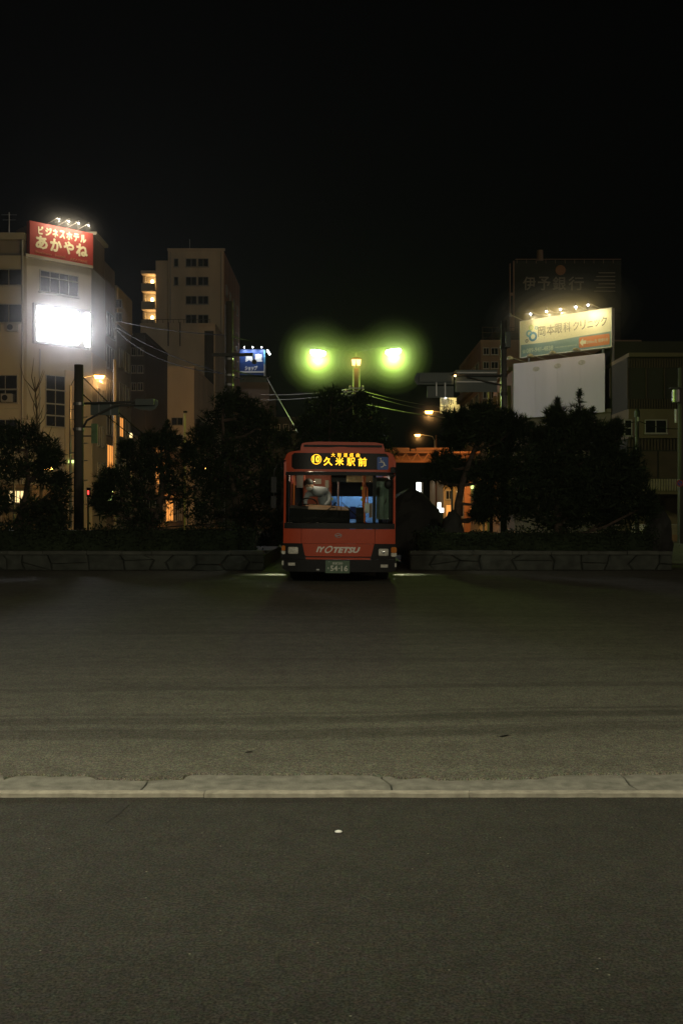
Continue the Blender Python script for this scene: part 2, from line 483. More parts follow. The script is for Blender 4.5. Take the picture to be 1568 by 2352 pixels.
for k in range(len(xs2)-1):
    obj('edge_stone', slab(xs2[k]+.003, xs2[k+1]-.003, KY0, KY0+.055, -.05, EDGE_H, rg, j2[k], j2[k+1], wear=.005), M['edge'], gutter)
# bus lot: an overlay of asphalt with a ragged edge lying on the gutter
LZ = .036
edge = [(-600,1775),(-200,1778),(0,1775),(8,1774),(10,1785),(20,1782),(36,1777),(60,1776),(120,1777),(198,1777),(212,1779),(221,1784),(250,1785),(280,1786),(350,1785.5),(420,1785),
        (425,1778),(438,1774),(480,1773),(517,1774),(620,1775),(714,1774),(797,1774),(850,1775.5),(896,1777),(909,1782),(930,1783.5),(945,1783),(978,1780),(1001,1786),(1034,1787),
        (1100,1786),(1160,1785),(1230,1783),(1262,1778),(1280,1775),(1400,1774),(1568,1772),(1900,1773),(2300,1771)]
dense = []
for (a, b) in zip(edge, edge[1:]):
    k = max(1, int((b[0]-a[0])/14))
    for i in range(k):
        t = i/k; dense.append((a[0]+(b[0]-a[0])*t, a[1]+(b[1]-a[1])*t+rg.uniform(-.9,.9)))
mb = MB(); far = 60
pe = [gz(x, y, LZ) for x, y in dense]
pe = [(-40, pe[0][1])] + pe + [(40, pe[-1][1])]
for (a, b) in zip(pe, pe[1:]):
    mb.add([(a[0],a[1]-.012,.012),(b[0],b[1]-.012,.012),(b[0],b[1],LZ-.004),(a[0],a[1],LZ-.004)], [(0,1,2,3)])
    mb.add([(a[0],a[1],LZ-.004),(b[0],b[1],LZ-.004),(b[0],b[1]+.03,LZ),(a[0],a[1]+.03,LZ)], [(0,1,2,3)])
    mb.add([(a[0],a[1]+.03,LZ),(b[0],b[1]+.03,LZ),(b[0],far,LZ),(a[0],far,LZ)], [(0,1,2,3)])
lot = obj('bus_lot', mb, M['lot'], normals=False); lot['kind'] = 'structure'
# small things lying on the asphalt
p = gz(777, 1911, .004)
mb = MB().lathe([(.004,.0),(.014,.002),(.016,.006),(.010,.010),(.002,.011)], (0,0,0), 10).xf(lambda x,y,z: (x*1.25, y*1.1, z))
o = obj('pebble', mb.xf(lambda x,y,z: (x+p[0], y+p[1], z+.001)), M['white'], smooth=True)
tag(o, 'small white pebble lying alone on the dark near road', 'pebble')
def crack(pts, w, z):
    mb = MB(); q = []
    for (a, b) in zip(pts, pts[1:]):
        for i in range(6):
            t = i/6; q.append((a[0]+(b[0]-a[0])*t+rg.uniform(-3,3), a[1]+(b[1]-a[1])*t+rg.uniform(-1,1)))
    q.append(pts[-1])
    g = [gz(x, y, z) for x, y in q]; k = len(g)
    for i, (x, y) in enumerate(g):
        ww = w*(.3+.7*sin(pi*(i+.5)/k))*rg.uniform(.6,1.3)
        mb.v += [(x-ww*.5, y-ww*.4, z), (x+ww*.5, y+ww*.4, z)]
    for i in range(k-1): mb.f.append((2*i, 2*i+1, 2*i+3, 2*i+2))
    return mb
M['tar'] = mat('crack_dark', (.02,.019,.016), .9)
o = obj('road_crack', crack([(238,1893),(262,1876),(283,1858),(300,1846)], .012, .004), M['tar']); o['kind'] = 'structure'
for (a, b) in (((1148,1690),(1166,1688)),((568,1727),(576,1726))):
    o = obj('tar_spot', crack([a, ((a[0]+b[0])/2, a[1]), b], .05, LZ+.004), M['tar']); o['kind'] = 'structure'

# ------------------------------------------------------------------ planter walls
WY = 27.0
def stone_wall(x0, x1, label):
    root = thing('stone_wall', label, 'wall', (x0, WY, 0))
    ztop = .465
    obj('wall_core', MB().box(x0, x1, WY+.03, WY+.45, 0, ztop-.01), M['mortar'], root)
    cols = [x0]
    while cols[-1] < x1-.75: cols.append(cols[-1]+rg.uniform(.45,1.05))
    cols.append(x1)
    n = len(cols)
    bot = [(c, .04) for c in cols]
    mid = [(c+(rg.uniform(-.14,.14) if 0<i<n-1 else 0), .26+rg.uniform(-.08,.08)) for i, c in enumerate(cols)]
    top = [(c+(rg.uniform(-.16,.16) if 0<i<n-1 else 0), ztop) for i, c in enumerate(cols)]
    polys = []
    for i in range(n-1):
        r = rg.random()
        if r < .28: polys.append([bot[i], bot[i+1], mid[i+1], top[i+1], top[i], mid[i]])
        elif r < .45:
            polys.append([bot[i], bot[i+1], mid[i]]); polys.append([bot[i+1], mid[i+1], top[i+1], top[i], mid[i]])
        else:
            polys.append([bot[i], bot[i+1], mid[i+1], mid[i]]); polys.append([mid[i], mid[i+1], top[i+1], top[i]])
    for pl in polys:
        cx = sum(q[0] for q in pl)/len(pl); cz = sum(q[1] for q in pl)/len(pl)
        sh = lambda q, d: (q[0]+(cx-q[0])*d/max(.05, abs(cx-q[0])+abs(cz-q[1])), q[1]+(cz-q[1])*d/max(.05, abs(cx-q[0])+abs(cz-q[1])))
        a = [sh(q, .018) for q in pl]; b = [sh(q, .06) for q in pl]; k = len(pl)
        pr = rg.uniform(.03,.075)
        mb = MB()
        mb.add([(q[0], WY+.04, q[1]) for q in a]+[(q[0], WY-pr*.45, q[1]) for q in a]+[(q[0], WY-pr+rg.uniform(-.015,.015), q[1]) for q in b]+[(cx+rg.uniform(-.05,.05), WY-pr-rg.uniform(0,.03), cz)],
               [(i,(i+1)%k,k+(i+1)%k,k+i) for i in range(k)]+[(k+i,k+(i+1)%k,2*k+(i+1)%k,2*k+i) for i in range(k)]+[(2*k+i,2*k+(i+1)%k,3*k) for i in range(k)])
        obj('stone', mb, M['stone'], root)
    x = x0
    while x < x1-.05:
        L = min(rg.uniform(.8,1.3), x1-x)
        if x1-x-L < .3: L = x1-x
        dz = rg.uniform(-.008,.008)
        mb = MB().box(x+.006, x+L-.006, WY-.08+rg.uniform(-.01,.01), WY+.4, ztop+.002, .56+dz)
        mb.v = [(a+rg.uniform(-.004,.004), b+rg.uniform(-.006,.006), c) for a,b,c in mb.v]
        obj('coping_stone', mb, M['coping'], root)
        x += L
    return root
stone_wall(-15.5, -2.1, 'low rubble stone planter wall left of the bus')
stone_wall(1.85, 8.95, 'low rubble stone planter wall right of the bus')
struct('planter_soil', MB().box(-15.4, -2.15, WY+.46, 35, .02, .42).box(1.9, 8.9, WY+.46, 35, .02, .42), M['soil'])

# ------------------------------------------------------------------ vegetation
def needles(blobs, rng, tufts, nl=(.14,.26), w=.017, per=12):
    """needle tufts (thin triangles) through ellipsoid blobs -> verts, faces arrays"""
    V = []
    for (c, r) in blobs:
        c = np.array(c); r = np.array(r)
        n = int(tufts*max(.35, (r[0]*r[2])))
        d = rng.normal(size=(n,3)); d /= np.linalg.norm(d, axis=1)[:,None]
        lump = 1+.18*np.sin(d[:,0]*5+c[0]*3)+.15*np.sin(d[:,2]*6+c[2]*5)+.1*np.sin(d[:,1]*7)
        rad = (rng.uniform(.25,1,size=n)**.5)*lump
        p = c + d*r*rad[:,None]
        for k in range(per):
            nd = rng.normal(size=(n,3))*.75 + d*.7 + np.array([0,0,.45])
            nd /= np.linalg.norm(nd, axis=1)[:,None]
            side = np.cross(nd, rng.normal(size=(n,3))); side /= np.linalg.norm(side, axis=1)[:,None]
            ln = rng.uniform(nl[0], nl[1], size=n)[:,None]
            V.append(np.stack([p-side*w*.5, p+side*w*.5, p+nd*ln], 1))
        # broader sprays inside, so the crown is not see-through
        m = int(n*1.25)
        d = rng.normal(size=(m,3)); d /= np.linalg.norm(d, axis=1)[:,None]
        p = c + d*r*(rng.uniform(0,.86,size=m)**.6)[:,None]
        nd = rng.normal(size=(m,3)); nd /= np.linalg.norm(nd, axis=1)[:,None]
        side = np.cross(nd, rng.normal(size=(m,3))); side /= np.linalg.norm(side, axis=1)[:,None]
        V.append(np.stack([p-side*.04, p+side*.04, p+nd*.30], 1))
    return np.concatenate(V)

def tri_obj(name, T, m, parent):
    o0 = ORI[parent.name] if parent else Vector((0,0,0))
    n = len(T)
    me = bpy.data.meshes.new(name)
    me.vertices.add(3*n); me.loops.add(3*n); me.polygons.add(n)
    me.vertices.foreach_set('co', (T.reshape(-1,3)-np.array(o0)).astype(np.float32).ravel())
    me.loops.foreach_set('vertex_index', np.arange(3*n, dtype=np.int32))
    me.polygons.foreach_set('loop_start', np.arange(0, 3*n, 3, dtype=np.int32))
    me.polygons.foreach_set('loop_total', np.full(n, 3, dtype=np.int32))
    me.update(); me.validate()
    me.materials.append(m)
    o = bpy.data.objects.new(name, me); C.objects.link(o); o.parent = parent
    ORI[o.name] = o0
    return o

def pine(label, base_px, Y, pix, seed, tufts=330, lean=0, candles=()):
    rng = np.random.default_rng(seed); rr = random.Random(seed)
    bx = WX(base_px, Y)
    root = thing('pine_tree', label, 'tree', (bx, Y, .3))
    blobs = []
    for (px, py, rx, ry) in pix:
        r = rx*Y/F; rz = ry*Y/F
        yy = Y + rr.uniform(-.5,.5)
        blobs.append(((WX(px, Y), yy, WZ(py, Y)), (r, max(r*.85, .5), rz)))
    top = max(b[0][2] for b in blobs)
    topb = max(blobs, key=lambda b: b[0][2])
    pts = []; rad = []
    for i in range(9):
        t = i/8
        pts.append((bx+(topb[0][0]-bx)*t+.18*sin(t*5+seed), Y+(topb[0][1]-Y)*t+.1*cos(t*4), .25+(top-.25)*t)); rad.append(.15*(1-t)+.025)
    tr = MB().tube(pts, rad, 8)
    obj('trunk', tr, M['bark'], root, smooth=True)
    for (c, r) in blobs:
        h = max(.6, min(top-.1, c[2]-.5*abs(c[0]-bx)))
        t = (h-.25)/(top-.25); i = min(8, max(0, int(round(t*8))))
        a = Vector(pts[i]); b = Vector(c)
        m1 = a.lerp(b, .5)+Vector((0,0,-.15))
        obj('limb', MB().tube([a, m1, b, b+Vector((rr.uniform(-.3,.3),0,r[2]*.6))], [.06,.045,.03,.012], 6), M['bark'], root)
    T = [needles(blobs, rng, tufts)]
    for (px, py, hpx) in candles:      # leading shoots with needle whorls
        b = np.array(W(px, py, Y)); L = hpx*Y/F
        n = 34; tt = rng.uniform(0, 1, n)
        p = b + np.stack([rng.normal(0,.02,n), rng.normal(0,.02,n), tt*L], 1)
        for k in range(5):
            nd = rng.normal(size=(n,3)) + np.array([0,0,.75]); nd /= np.linalg.norm(nd, axis=1)[:,None]
            side = np.cross(nd, rng.normal(size=(n,3))); side /= np.linalg.norm(side, axis=1)[:,None]
            T.append(np.stack([p-side*.013, p+side*.013, p+nd*(.10+.16*(1-tt))[:,None]], 1))
        obj('limb', MB().tube([b-np.array([0,0,.5]), b, b+np.array([0,0,L])], [.03,.025,.01], 6), M['bark'], root)
    tri_obj('crown', np.concatenate(T), M['needle'], root)
    return root

pine('broad dark pine at the far left edge before the hotel', 40, 31,
     [(10,1010,45,40),(60,1000,42,34),(95,1030,36,34),(20,1070,60,42),(90,1085,50,40),(135,1110,26,34),(8,1150,30,40),(80,1170,45,30),(128,1165,34,34),(60,1215,80,34),(140,1205,28,26),(120,1055,26,26)], 11)
pine('low spreading pine just right of the thick utility pole', 330, 32,
     [(345,1015,30,26),(385,1010,30,30),(310,1065,44,34),(370,1070,58,42),(265,1100,36,28),(240,1125,22,22),(320,1130,58,44),(400,1120,46,44),(250,1165,40,26),(330,1195,70,36),(225,1150,16,18),(290,1030,14,16)], 12, candles=((300,1030,20),(385,985,18)))
pine('tall dense pine close to the left side of the bus', 535, 33,
     [(525,925,34,28),(570,935,40,30),(500,965,44,34),(560,980,62,42),(610,975,32,36),(470,1010,36,34),(530,1045,70,46),(600,1040,42,46),(450,1070,40,38),(490,1110,60,46),(570,1120,60,46),(615,1110,20,50),(470,1170,56,40),(570,1185,54,38),(430,1035,16,22)], 13, candles=((548,905,14),))
pine('dark pine behind the roof of the bus', 785, 42,
     [(760,915,34,24),(800,930,38,28),(730,945,40,30),(840,955,36,30),(770,975,60,40),(700,985,34,30),(860,995,36,32),(810,1010,70,40),(720,1030,55,36),(880,1040,34,34),(650,1010,24,26),(790,1060,90,40),(830,920,20,18)], 14)
pine('shaggy low pine in the gap just left of the bus', 636, 38,
     [(640,1085,30,40),(622,1140,32,42),(655,1150,30,46),(640,1200,40,34),(625,1245,44,34),(660,1235,30,34),(600,1250,30,30)], 17)
pine('pine with open lower limbs beside the boulder', 1040, 31,
     [(1060,965,42,28),(1100,955,40,26),(1140,960,42,32),(1180,985,34,30),(1050,1005,34,26),(1100,1000,60,36),(1160,1020,50,34),(1020,1060,36,22),(1060,1075,55,30),(1000,1085,26,16),(1110,1085,50,40),(1150,1080,48,44),(1045,1100,34,16),(1110,1140,26,30),(1150,1160,44,44),(1098,1180,22,18)], 15, tufts=480)
pine('tallest spiky pine on the right in front of the blank billboard', 1300, 30,
     [(1275,960,24,24),(1330,965,30,28),(1300,995,58,36),(1365,1000,40,36),(1240,1010,40,32),(1400,1020,26,40),(1260,1060,70,48),(1340,1060,80,52),(1420,1070,55,46),(1210,1080,45,50),(1280,1120,90,54),(1380,1125,90,54),(1455,1110,42,44),(1200,1150,50,54),(1300,1180,100,50),(1420,1180,70,50),(1480,1160,24,40),(1420,985,14,20)], 16, tufts=470, candles=((1279,935,22),(1330,925,32),(1360,955,18),(1412,985,22),(1220,985,14)))

def hedge(label, x0, x1, y0, y1, h, seed, dens=620):
    rng = np.random.default_rng(seed)
    root = thing('hedge', label, 'hedge', ((x0+x1)/2, (y0+y1)/2, .42))
    n = int((x1-x0)*dens)
    x = rng.uniform(x0, x1, n)
    hh = h*(.86+.1*np.sin(x*2.1+seed)+.07*np.sin(x*5.3))
    z = .42 + hh*rng.uniform(0,1,n)**.6
    y = y0+(y1-y0)*np.where(rng.uniform(size=n)<.6, rng.uniform(0,.25,n), rng.uniform(0,1,n))
    p = np.stack([x,y,z],1)
    a = rng.normal(size=(n,3)); a /= np.linalg.norm(a,axis=1)[:,None]
    s = np.cross(a, rng.normal(size=(n,3))); s /= np.linalg.norm(s,axis=1)[:,None]
    ln = rng.uniform(.05,.11,n)[:,None]
    T = np.concatenate([np.stack([p, p+a*ln*.5+s*ln*.28, p+a*ln],1), np.stack([p, p+a*ln, p+a*ln*.5-s*ln*.28],1)])
    tri_obj('foliage', T, M['leaf'], root)
    mb = MB()
    k = int((x1-x0)/.45)
    for i in range(k):
        xx = x0+(i+.5)*(x1-x0)/k; yy = (y0+y1)/2
        for q in range(3):
            mb.tube([(xx,yy,.4),(xx+rng.uniform(-.2,.2),yy+rng.uniform(-.2,.2),.42+h*.45),(xx+rng.uniform(-.3,.3),yy+rng.uniform(-.3,.3),.42+h*.8)],[.02,.015,.008],5)
    obj('stem', mb, M['bark'], root)
    mb = MB().box(x0+.15, x1-.15, y0+.25, y1-.1, .4, .42+h*.74)
    obj('inner_growth', mb, M['leaf'], root)
hedge('long dark clipped hedge on the planter left of the bus', -15.3, -2.3, 27.6, 29.0, .92, 21)
hedge('long dark clipped hedge on the planter right of the bus', 2.0, 8.85, 27.6, 29.0, .80, 22)

def boulder(label, pxc, pyt, wpx, Y, seed, zb=.3):
    r = random.Random(seed)
    X = WX(pxc, Y); H = WZ(pyt, Y); w = wpx*Y/F
    mb = MB(); n, m = 16, 9
    for i in range(m+1):
        t = i/m; t = sin(t*pi/2)**.9; rad = max(.02,(1-t**2.4))**.55 if i < m else .05
        for k in range(n):
            a = 2*pi*k/n; j = 1+r.uniform(-.10,.10)+.08*sin(3*a+seed)
            mb.v.append((X+w*.5*rad*j*cos(a)+.10*w*t, Y+w*.42*rad*j*sin(a), zb+(H-zb)*t*(1+r.uniform(-.03,.03))))
    for i in range(m):
        for k in range(n):
            a=i*n+k; b=i*n+(k+1)%n; mb.f.append((a,b,b+n,a+n))
    mb.f.append(tuple(m*n+k for k in range(n)))
    o = obj('boulder', mb, M['boulder'])
    tag(o, label, 'boulder')
boulder('large rounded garden boulder right beside the bus', 925, 1124, 165, 31.5, 2)
boulder('smaller peaked garden boulder under the open limbed pine', 1035, 1172, 62, 30.2, 5)
boulder('low dark boulder at the right end of the planter', 1505, 1165, 70, 31, 8)

# ------------------------------------------------------------------ the bus
BX, BY = -.055, 21.9
bus = thing('city_bus', 'red city bus with an amber lit destination board, facing the camera', 'bus', (BX, BY, LZ))
ORI[bus.name] = Vector((0,0,0))
bx = lambda cx: (cx-797)/475; bz = lambda cy: (1628-cy)/475
HW = 1.235
def Fy(x, z): return .12*(min(abs(x),HW)/HW)**3 + .05*max(0, z-1.2)
def roofz(x):
    a = abs(x); z = 2.985-.085*(a/1.2)**2
    if a > HW-.17:
        q = min(1, (a-(HW-.17))/.17); z = z-.17+.17*sqrt(max(0,1-q*q))
    return z
def panel(x0, x1, zlo, zhi, nx=14, nz=5, off=0., th=.03):
    """sheet following the curved front between zlo(x) and zhi(x)"""
    fl = zlo if callable(zlo) else (lambda x: zlo); fh = zhi if callable(zhi) else (lambda x: zhi)
    mb = MB(); N = nx+1
    for layer in (off, off+th):
        for j in range(nz+1):
            for i in range(N):
                x = x0+(x1-x0)*i/nx; z = fl(x)+(fh(x)-fl(x))*j/nz
                mb.v.append((x, Fy(x,z)+layer, z))
    S = N*(nz+1)
    for j in range(nz):
        for i in range(nx):
            a = j*N+i; mb.f += [(a,a+1,a+N+1,a+N), (S+a,S+a+N,S+a+N+1,S+a+1)]
    rim = list(range(N))+[j*N+nx for j in range(1,nz+1)]+[nz*N+i for i in range(nx-1,-1,-1)]+[j*N for j in range(nz-1,0,-1)]
    for k in range(len(rim)):
        a,b = rim[k], rim[(k+1)%len(rim)]; mb.f.append((a,S+a,S+b,b))
    return mb
def rnd_lo(x0,x1,z,r): return lambda x: z + (r-sqrt(max(0,r*r-(max(0,r-min(x-x0,x1-x)))**2)))
def rnd_hi(x0,x1,z,r): return lambda x: z - (r-sqrt(max(0,r*r-(max(0,r-min(x-x0,x1-x)))**2)))
def bp(name, mb, m, parent=bus, smooth=False):
    return obj(name, mb, m, parent, smooth)
# front: roof header, sign glass, bands, windscreen, lower panels
hdr = bp('front_header', panel(-HW, HW, 2.475, roofz, 40, 6, 0, .05), M['red'])
bp('roof_peak', panel(-.36, .40, lambda x: roofz(x)+.0, lambda x: roofz(x)+.045*max(0.02,cos((x-.02)/.39*pi/2))**.6, 20, 2, .10, .5), M['red'], hdr)
sx0, sx1 = bx(290), bx(1305)
board = bp('destination_board', panel(sx0, sx1, rnd_lo(sx0,sx1,2.525,.05), rnd_hi(sx0,sx1,2.885,.05), 36, 4, -.012, .010), M['glassblack'])
def on_front(off): return lambda U, V, d: (U, Fy(U,V)+off-d, V)
def ftext(name, s, m, cx0, cx1, cyt, cyb, parent, off=-.013, bold=0, shear=0, t=.004):
    return fit_text(name, s, m, parent, (0,0,0), XU, ZU, FN, (bx(cx0),bx(cx1)), (bz(cyb),bz(cyt)), bold, shear, t, on_front(off))
ftext('destination_lettering', '久', M['led'], 626, 718, 300, 390, board, bold=.014)
ftext('destination_lettering', '米', M['led'], 750, 836, 302, 388, board, bold=.014)
ftext('destination_lettering', '駅', M['led'], 870, 955, 306, 392, board, bold=.006)
ftext('destination_lettering', '前', M['led'], 988, 1077, 303, 394, board, bold=.012)
for ch, a in zip('大街道経由', (705, 769, 834, 898, 966)):
    ftext('via_lettering', ch, M['led'], a, a+(41 if ch != '由' else 36), 257, 299, board, bold=.006)
ftext('route_number', '10', M['led'], 514, 586, 288, 358, board, bold=.03)
mb = MB().ring((bx(550),0,bz(325)), XU, ZU, FN, .098, .112, .004, N=36)
bp('route_ring', mb.xf(lambda x,y,z: (x, y+Fy(x,z)-.013, z)), M['led'], board)
ix0, ix1 = bx(1187), bx(1303)
icon = bp('wheelchair_icon', panel(ix0, ix1, rnd_lo(ix0,ix1,bz(428),.02), rnd_hi(ix0,ix1,bz(294),.02), 12, 3, -.020, .007), M['blueicon'], board)
mb = MB(); yy = Fy(.95,2.6)-.0215
ic = lambda a, b: (bx(a), yy+Fy(bx(a),bz(b))-Fy(.95,2.6), bz(b))
q = Vector(ic(1231,372))
mb.ring(q, XU, ZU, FN, .050, .067, .003, radians(120), radians(395), N=24)
mb.ring(Vector(ic(1224,313)), XU, ZU, FN, 0.0, .014, .003, N=12)
for a, b in (((1224,325),(1230,352)),((1230,352),(1262,352)),((1227,338),(1250,338)),((1258,352),(1270,385)),((1268,385),(1280,380))):
    mb.tube([ic(*a), ic(*b)], .009, 6)
bp('wheelchair_symbol', mb, M['letter'], board)
bp('screen_top_band', panel(-HW+.02, HW-.02, 2.395, 2.470, 24, 2, -.002, .03), M['black'])
bp('screen_bottom_band', panel(-HW+.015, HW-.015, 1.215, 1.335, 24, 2, -.004, .05), M['black'])
wsx = HW-.05
bp('windscreen', panel(-wsx, wsx, 1.337, 2.393, 24, 8, .004, .006), M['glass'], smooth=True)
for s in (-1, 1):
    a, b = (-HW, -wsx-.002) if s < 0 else (wsx+.002, HW)
    bp('front_pillar', panel(a, b, 1.215, 2.47, 3, 8, .0, .05), M['red'])
    a, b = (-wsx, -wsx+.06) if s < 0 else (wsx-.085, wsx)
    bp('pillar_trim', panel(a, b, 1.337, 2.393, 3, 8, .02, .05), M['black'])
for s in (-1, 1):
    a, b = (-HW, bx(398)) if s < 0 else (bx(1170), HW)
    bp('corner_panel', panel(a, b, bz(1206), 1.21, 10, 4, 0, .05), M['red'])
hx0, hx1 = bx(402), bx(1166)
def hood_lo(x): return bz(1206)
hood = bp('front_hatch', panel(hx0, hx1, bz(1206), 1.21, 26, 4, -.001, .05), M['red'])
# lower trapezoid of red between the lamp panels
tl, tr_ = bx(412), bx(1160); bl, br = bx(440), bx(1130)
def trap_lo(x):
    lo = bz(1340)
    if x < bl: return lo + (bl-x)/(bl-tl)*(bz(1209)-lo)*.97
    if x > br: return lo + (x-br)/(tr_-br)*(bz(1209)-lo)*.97
    return lo
lowp = bp('lower_panel', panel(tl, tr_, trap_lo, bz(1209), 60, 6, -.006, .05), M['red'])
bp('bumper_lip', panel(bx(450), bx(1120), bz(1372), bz(1352), 20, 2, -.03, .08), M['red'])
bp('lip_shadow_gap', panel(bx(446), bx(1124), bz(1351), bz(1341), 20, 1, .01, .04), M['black'])
em = MB().ring((bx(786),0,bz(1121)), XU, ZU, FN, .040, .050, .012, N=28, sx=1.55)
for s in (-1,1): em.obox((bx(786),0,bz(1121)), XU, ZU, FN, (-.056*1.0 if s<0 else .008, -.008 if s<0 else .056), (-.006,.006), (0,.012))
em.obox((bx(786),0,bz(1121)), (.92,0,.38), (-.38,0,.92), FN, (-.05,.05), (-.009,.009), (0,.012))
bp('maker_emblem', em.xf(lambda x,y,z: (x, y+Fy(x,z)-.002, z)), M['chrome'], hood)
ftext('company_lettering', 'IY', M['letter'], 556, 648, 1238, 1298, lowp, -.006, .046, .32)
ftext('company_lettering', 'TETSU', M['letter'], 737, 1016, 1240, 1303, lowp, -.006, .046, .32)
rg_ = MB().ring((bx(688),0,bz(1268)), Vector((1,0,.22)), Vector((.24,0,1)), FN, .050, .078, .004, N=36, sx=1.12)
bp('company_lettering', rg_.xf(lambda x,y,z: (x, y+Fy(x,z)-.007, z)), M['letter'], lowp)
for s in (-1, 1):
    if s < 0:
        a, b = -HW-.005, bx(440); ht = bx(398)
        f = lambda x: bz(1206)-.003
        lo = lambda x: bz(1372)
        hl, hr = bx(262), bx(368); zt, zb = bz(1245), bz(1318)
        ia, ib = -HW-.035, bx(232); iz0, iz1 = bz(1322), bz(1232)
        fa, fb = bx(265), bx(336); fz0, fz1 = bz(1440), bz(1410)
        def hi(x): return bz(1206)-.003 if x < bx(412) else bz(1206)-.003-(x-bx(412))/(bx(440)-bx(412))*(bz(1206)-bz(1340))
    else:
        a, b = bx(1130), HW+.005
        hl, hr = bx(1207), bx(1312); zt, zb = bz(1256), bz(1332)
        ia, ib = bx(1340), HW+.03; iz0, iz1 = bz(1340), bz(1240)
        fa, fb = bx(1230), bx(1305); fz0, fz1 = bz(1452), bz(1422)
        def hi(x): return bz(1206)-.003 if x > bx(1160) else bz(1206)-.003-(bx(1160)-x)/(bx(1160)-bx(1130))*(bz(1206)-bz(1340))
    lp = bp('lamp_panel', panel(a, b, bz(1372)-.002, hi, 24, 5, -.003, .045), M['black'])
    hd = bp('headlight', panel(hl, hr, rnd_lo(hl,hr,zb,.022), rnd_hi(hl,hr,zt,.022), 14, 6, -.022, .02).xf(
        lambda x,y,z: (x, y-.012*max(0,1-((x-(hl+hr)/2)/.1)**2)*max(0,1-((z-(zt+zb)/2)/.08)**2), z)), M['lensclear'], smooth=True)
    rimb = MB().obox((0,0,0), XU, ZU, FN, (hl-.015,hr+.015), (zb-.015,zb-.001), (0,.012)).obox((0,0,0), XU, ZU, FN, (hl-.015,hr+.015), (zt+.001,zt+.015), (0,.012))
    bp('lamp_bezel', rimb.xf(lambda x,y,z: (x, y+Fy(x,z)-.006, z)), M['black'], hd)
    bp('reflector_bowl', MB().lathe([(.012,-.014),(.028,-.012),(.03,-.006)], ((hl+hr)/2, Fy(hl,zb)-.020, (zt+zb)/2), 14, 'y'), M['chrome'], hd)
    bp('turn_signal', panel(ia, ib, rnd_lo(ia,ib,(iz0+iz1)/2-.02,.02), rnd_hi(ia,ib,iz1,.02), 6, 4, -.02, .07), M['amber'])
    bp('side_lamp', panel(ia, ib, rnd_lo(ia,ib,iz0,.02), (iz0+iz1)/2-.024, 6, 2, -.018, .06), M['lensclear'])
    bp('fog_lamp', panel(fa, fb, fz0, fz1, 8, 2, -.045, .03), M['lensclear'])
    cxm = -HW-.01 if s < 0 else HW+.01
    bp('bumper_reflector', MB().box(cxm-.018, cxm+.018, .09, .12, .40 if s<0 else .38, .5 if s<0 else .46), M['lensclear'])
bump_lo = rnd_lo(-HW-.01, HW+.01, .265, .06)
bp('bumper', panel(-HW-.01, HW+.01, bump_lo, bz(1375), 30, 4, -.025, .16), M['black'])
px0, px1, pz0, pz1 = bx(655), bx(906), bz(1514), bz(1382)
plate = bp('number_plate', panel(px0, px1, pz0, pz1, 4, 2, -.042, .012), M['plate'])
def ptext(s, a, b, t, bo, bold=.01):
    return fit_text('plate_lettering', s, M['platetext'], plate, (0,0,0), XU, ZU, FN, (bx(a),bx(b)), (bz(bo),bz(t)), bold, 0, .003, on_front(-.0425))
ptext('愛媛', 728, 778, 1400, 1423); ptext('200', 782, 834, 1400, 1423)
ptext('54', 706, 782, 1434, 1492, .02); ptext('16', 818, 888, 1434, 1494, .02); ptext('・', 792, 806, 1456, 1470, .02); ptext('あ', 676, 692, 1452, 1472)
bp('plate_bolt', MB().lathe([(.008,-.004),(.01,0)], (bx(690), Fy(-.2,.4)-.043, bz(1395)), 8, 'y'), M['steel'], plate)
bp('tow_eye', MB().box(bx(560), bx(590), -.03, .02, bz(1486), bz(1472)), M['steel'])
# roof, sides, back
LEN = 9.2
PZ_ = lambda cy, y: 1.62+(bz(cy)-1.585)*(BY+y)/BY
PX_ = lambda cx, y: (bx(cx)+BX)*(BY+y)/BY-BX
def ring_pts():
    xs_ = [-HW] + [-HW+HW*2*i/28 for i in range(1,28)] + [HW]
    return [(x, roofz(x)) for x in xs_]
prof = ring_pts(); mb = MB()
ys = [.17, 1, 3, 5, 7, LEN]
for y in ys:
    for x, z in prof: mb.v.append((x, y+ (Fy(x,z)-.12 if y < .2 else 0), z))
n = len(prof)
for j in range(len(ys)-1):
    for i in range(n-1):
        a=j*n+i; mb.f.append((a,a+1,a+n+1,a+n))
bp('roof', mb, M['red'])
bp('ceiling', MB().box(-HW+.05, HW-.05, .4, LEN-.1, 2.56, 2.6), M['cream'])
def side_low(y):
    z = .30
    for c in (1.75, 7.0):
        if abs(y-c) < .56: z = max(z, .34+sqrt(max(0,.56**2-(y-c)**2)))
    return z
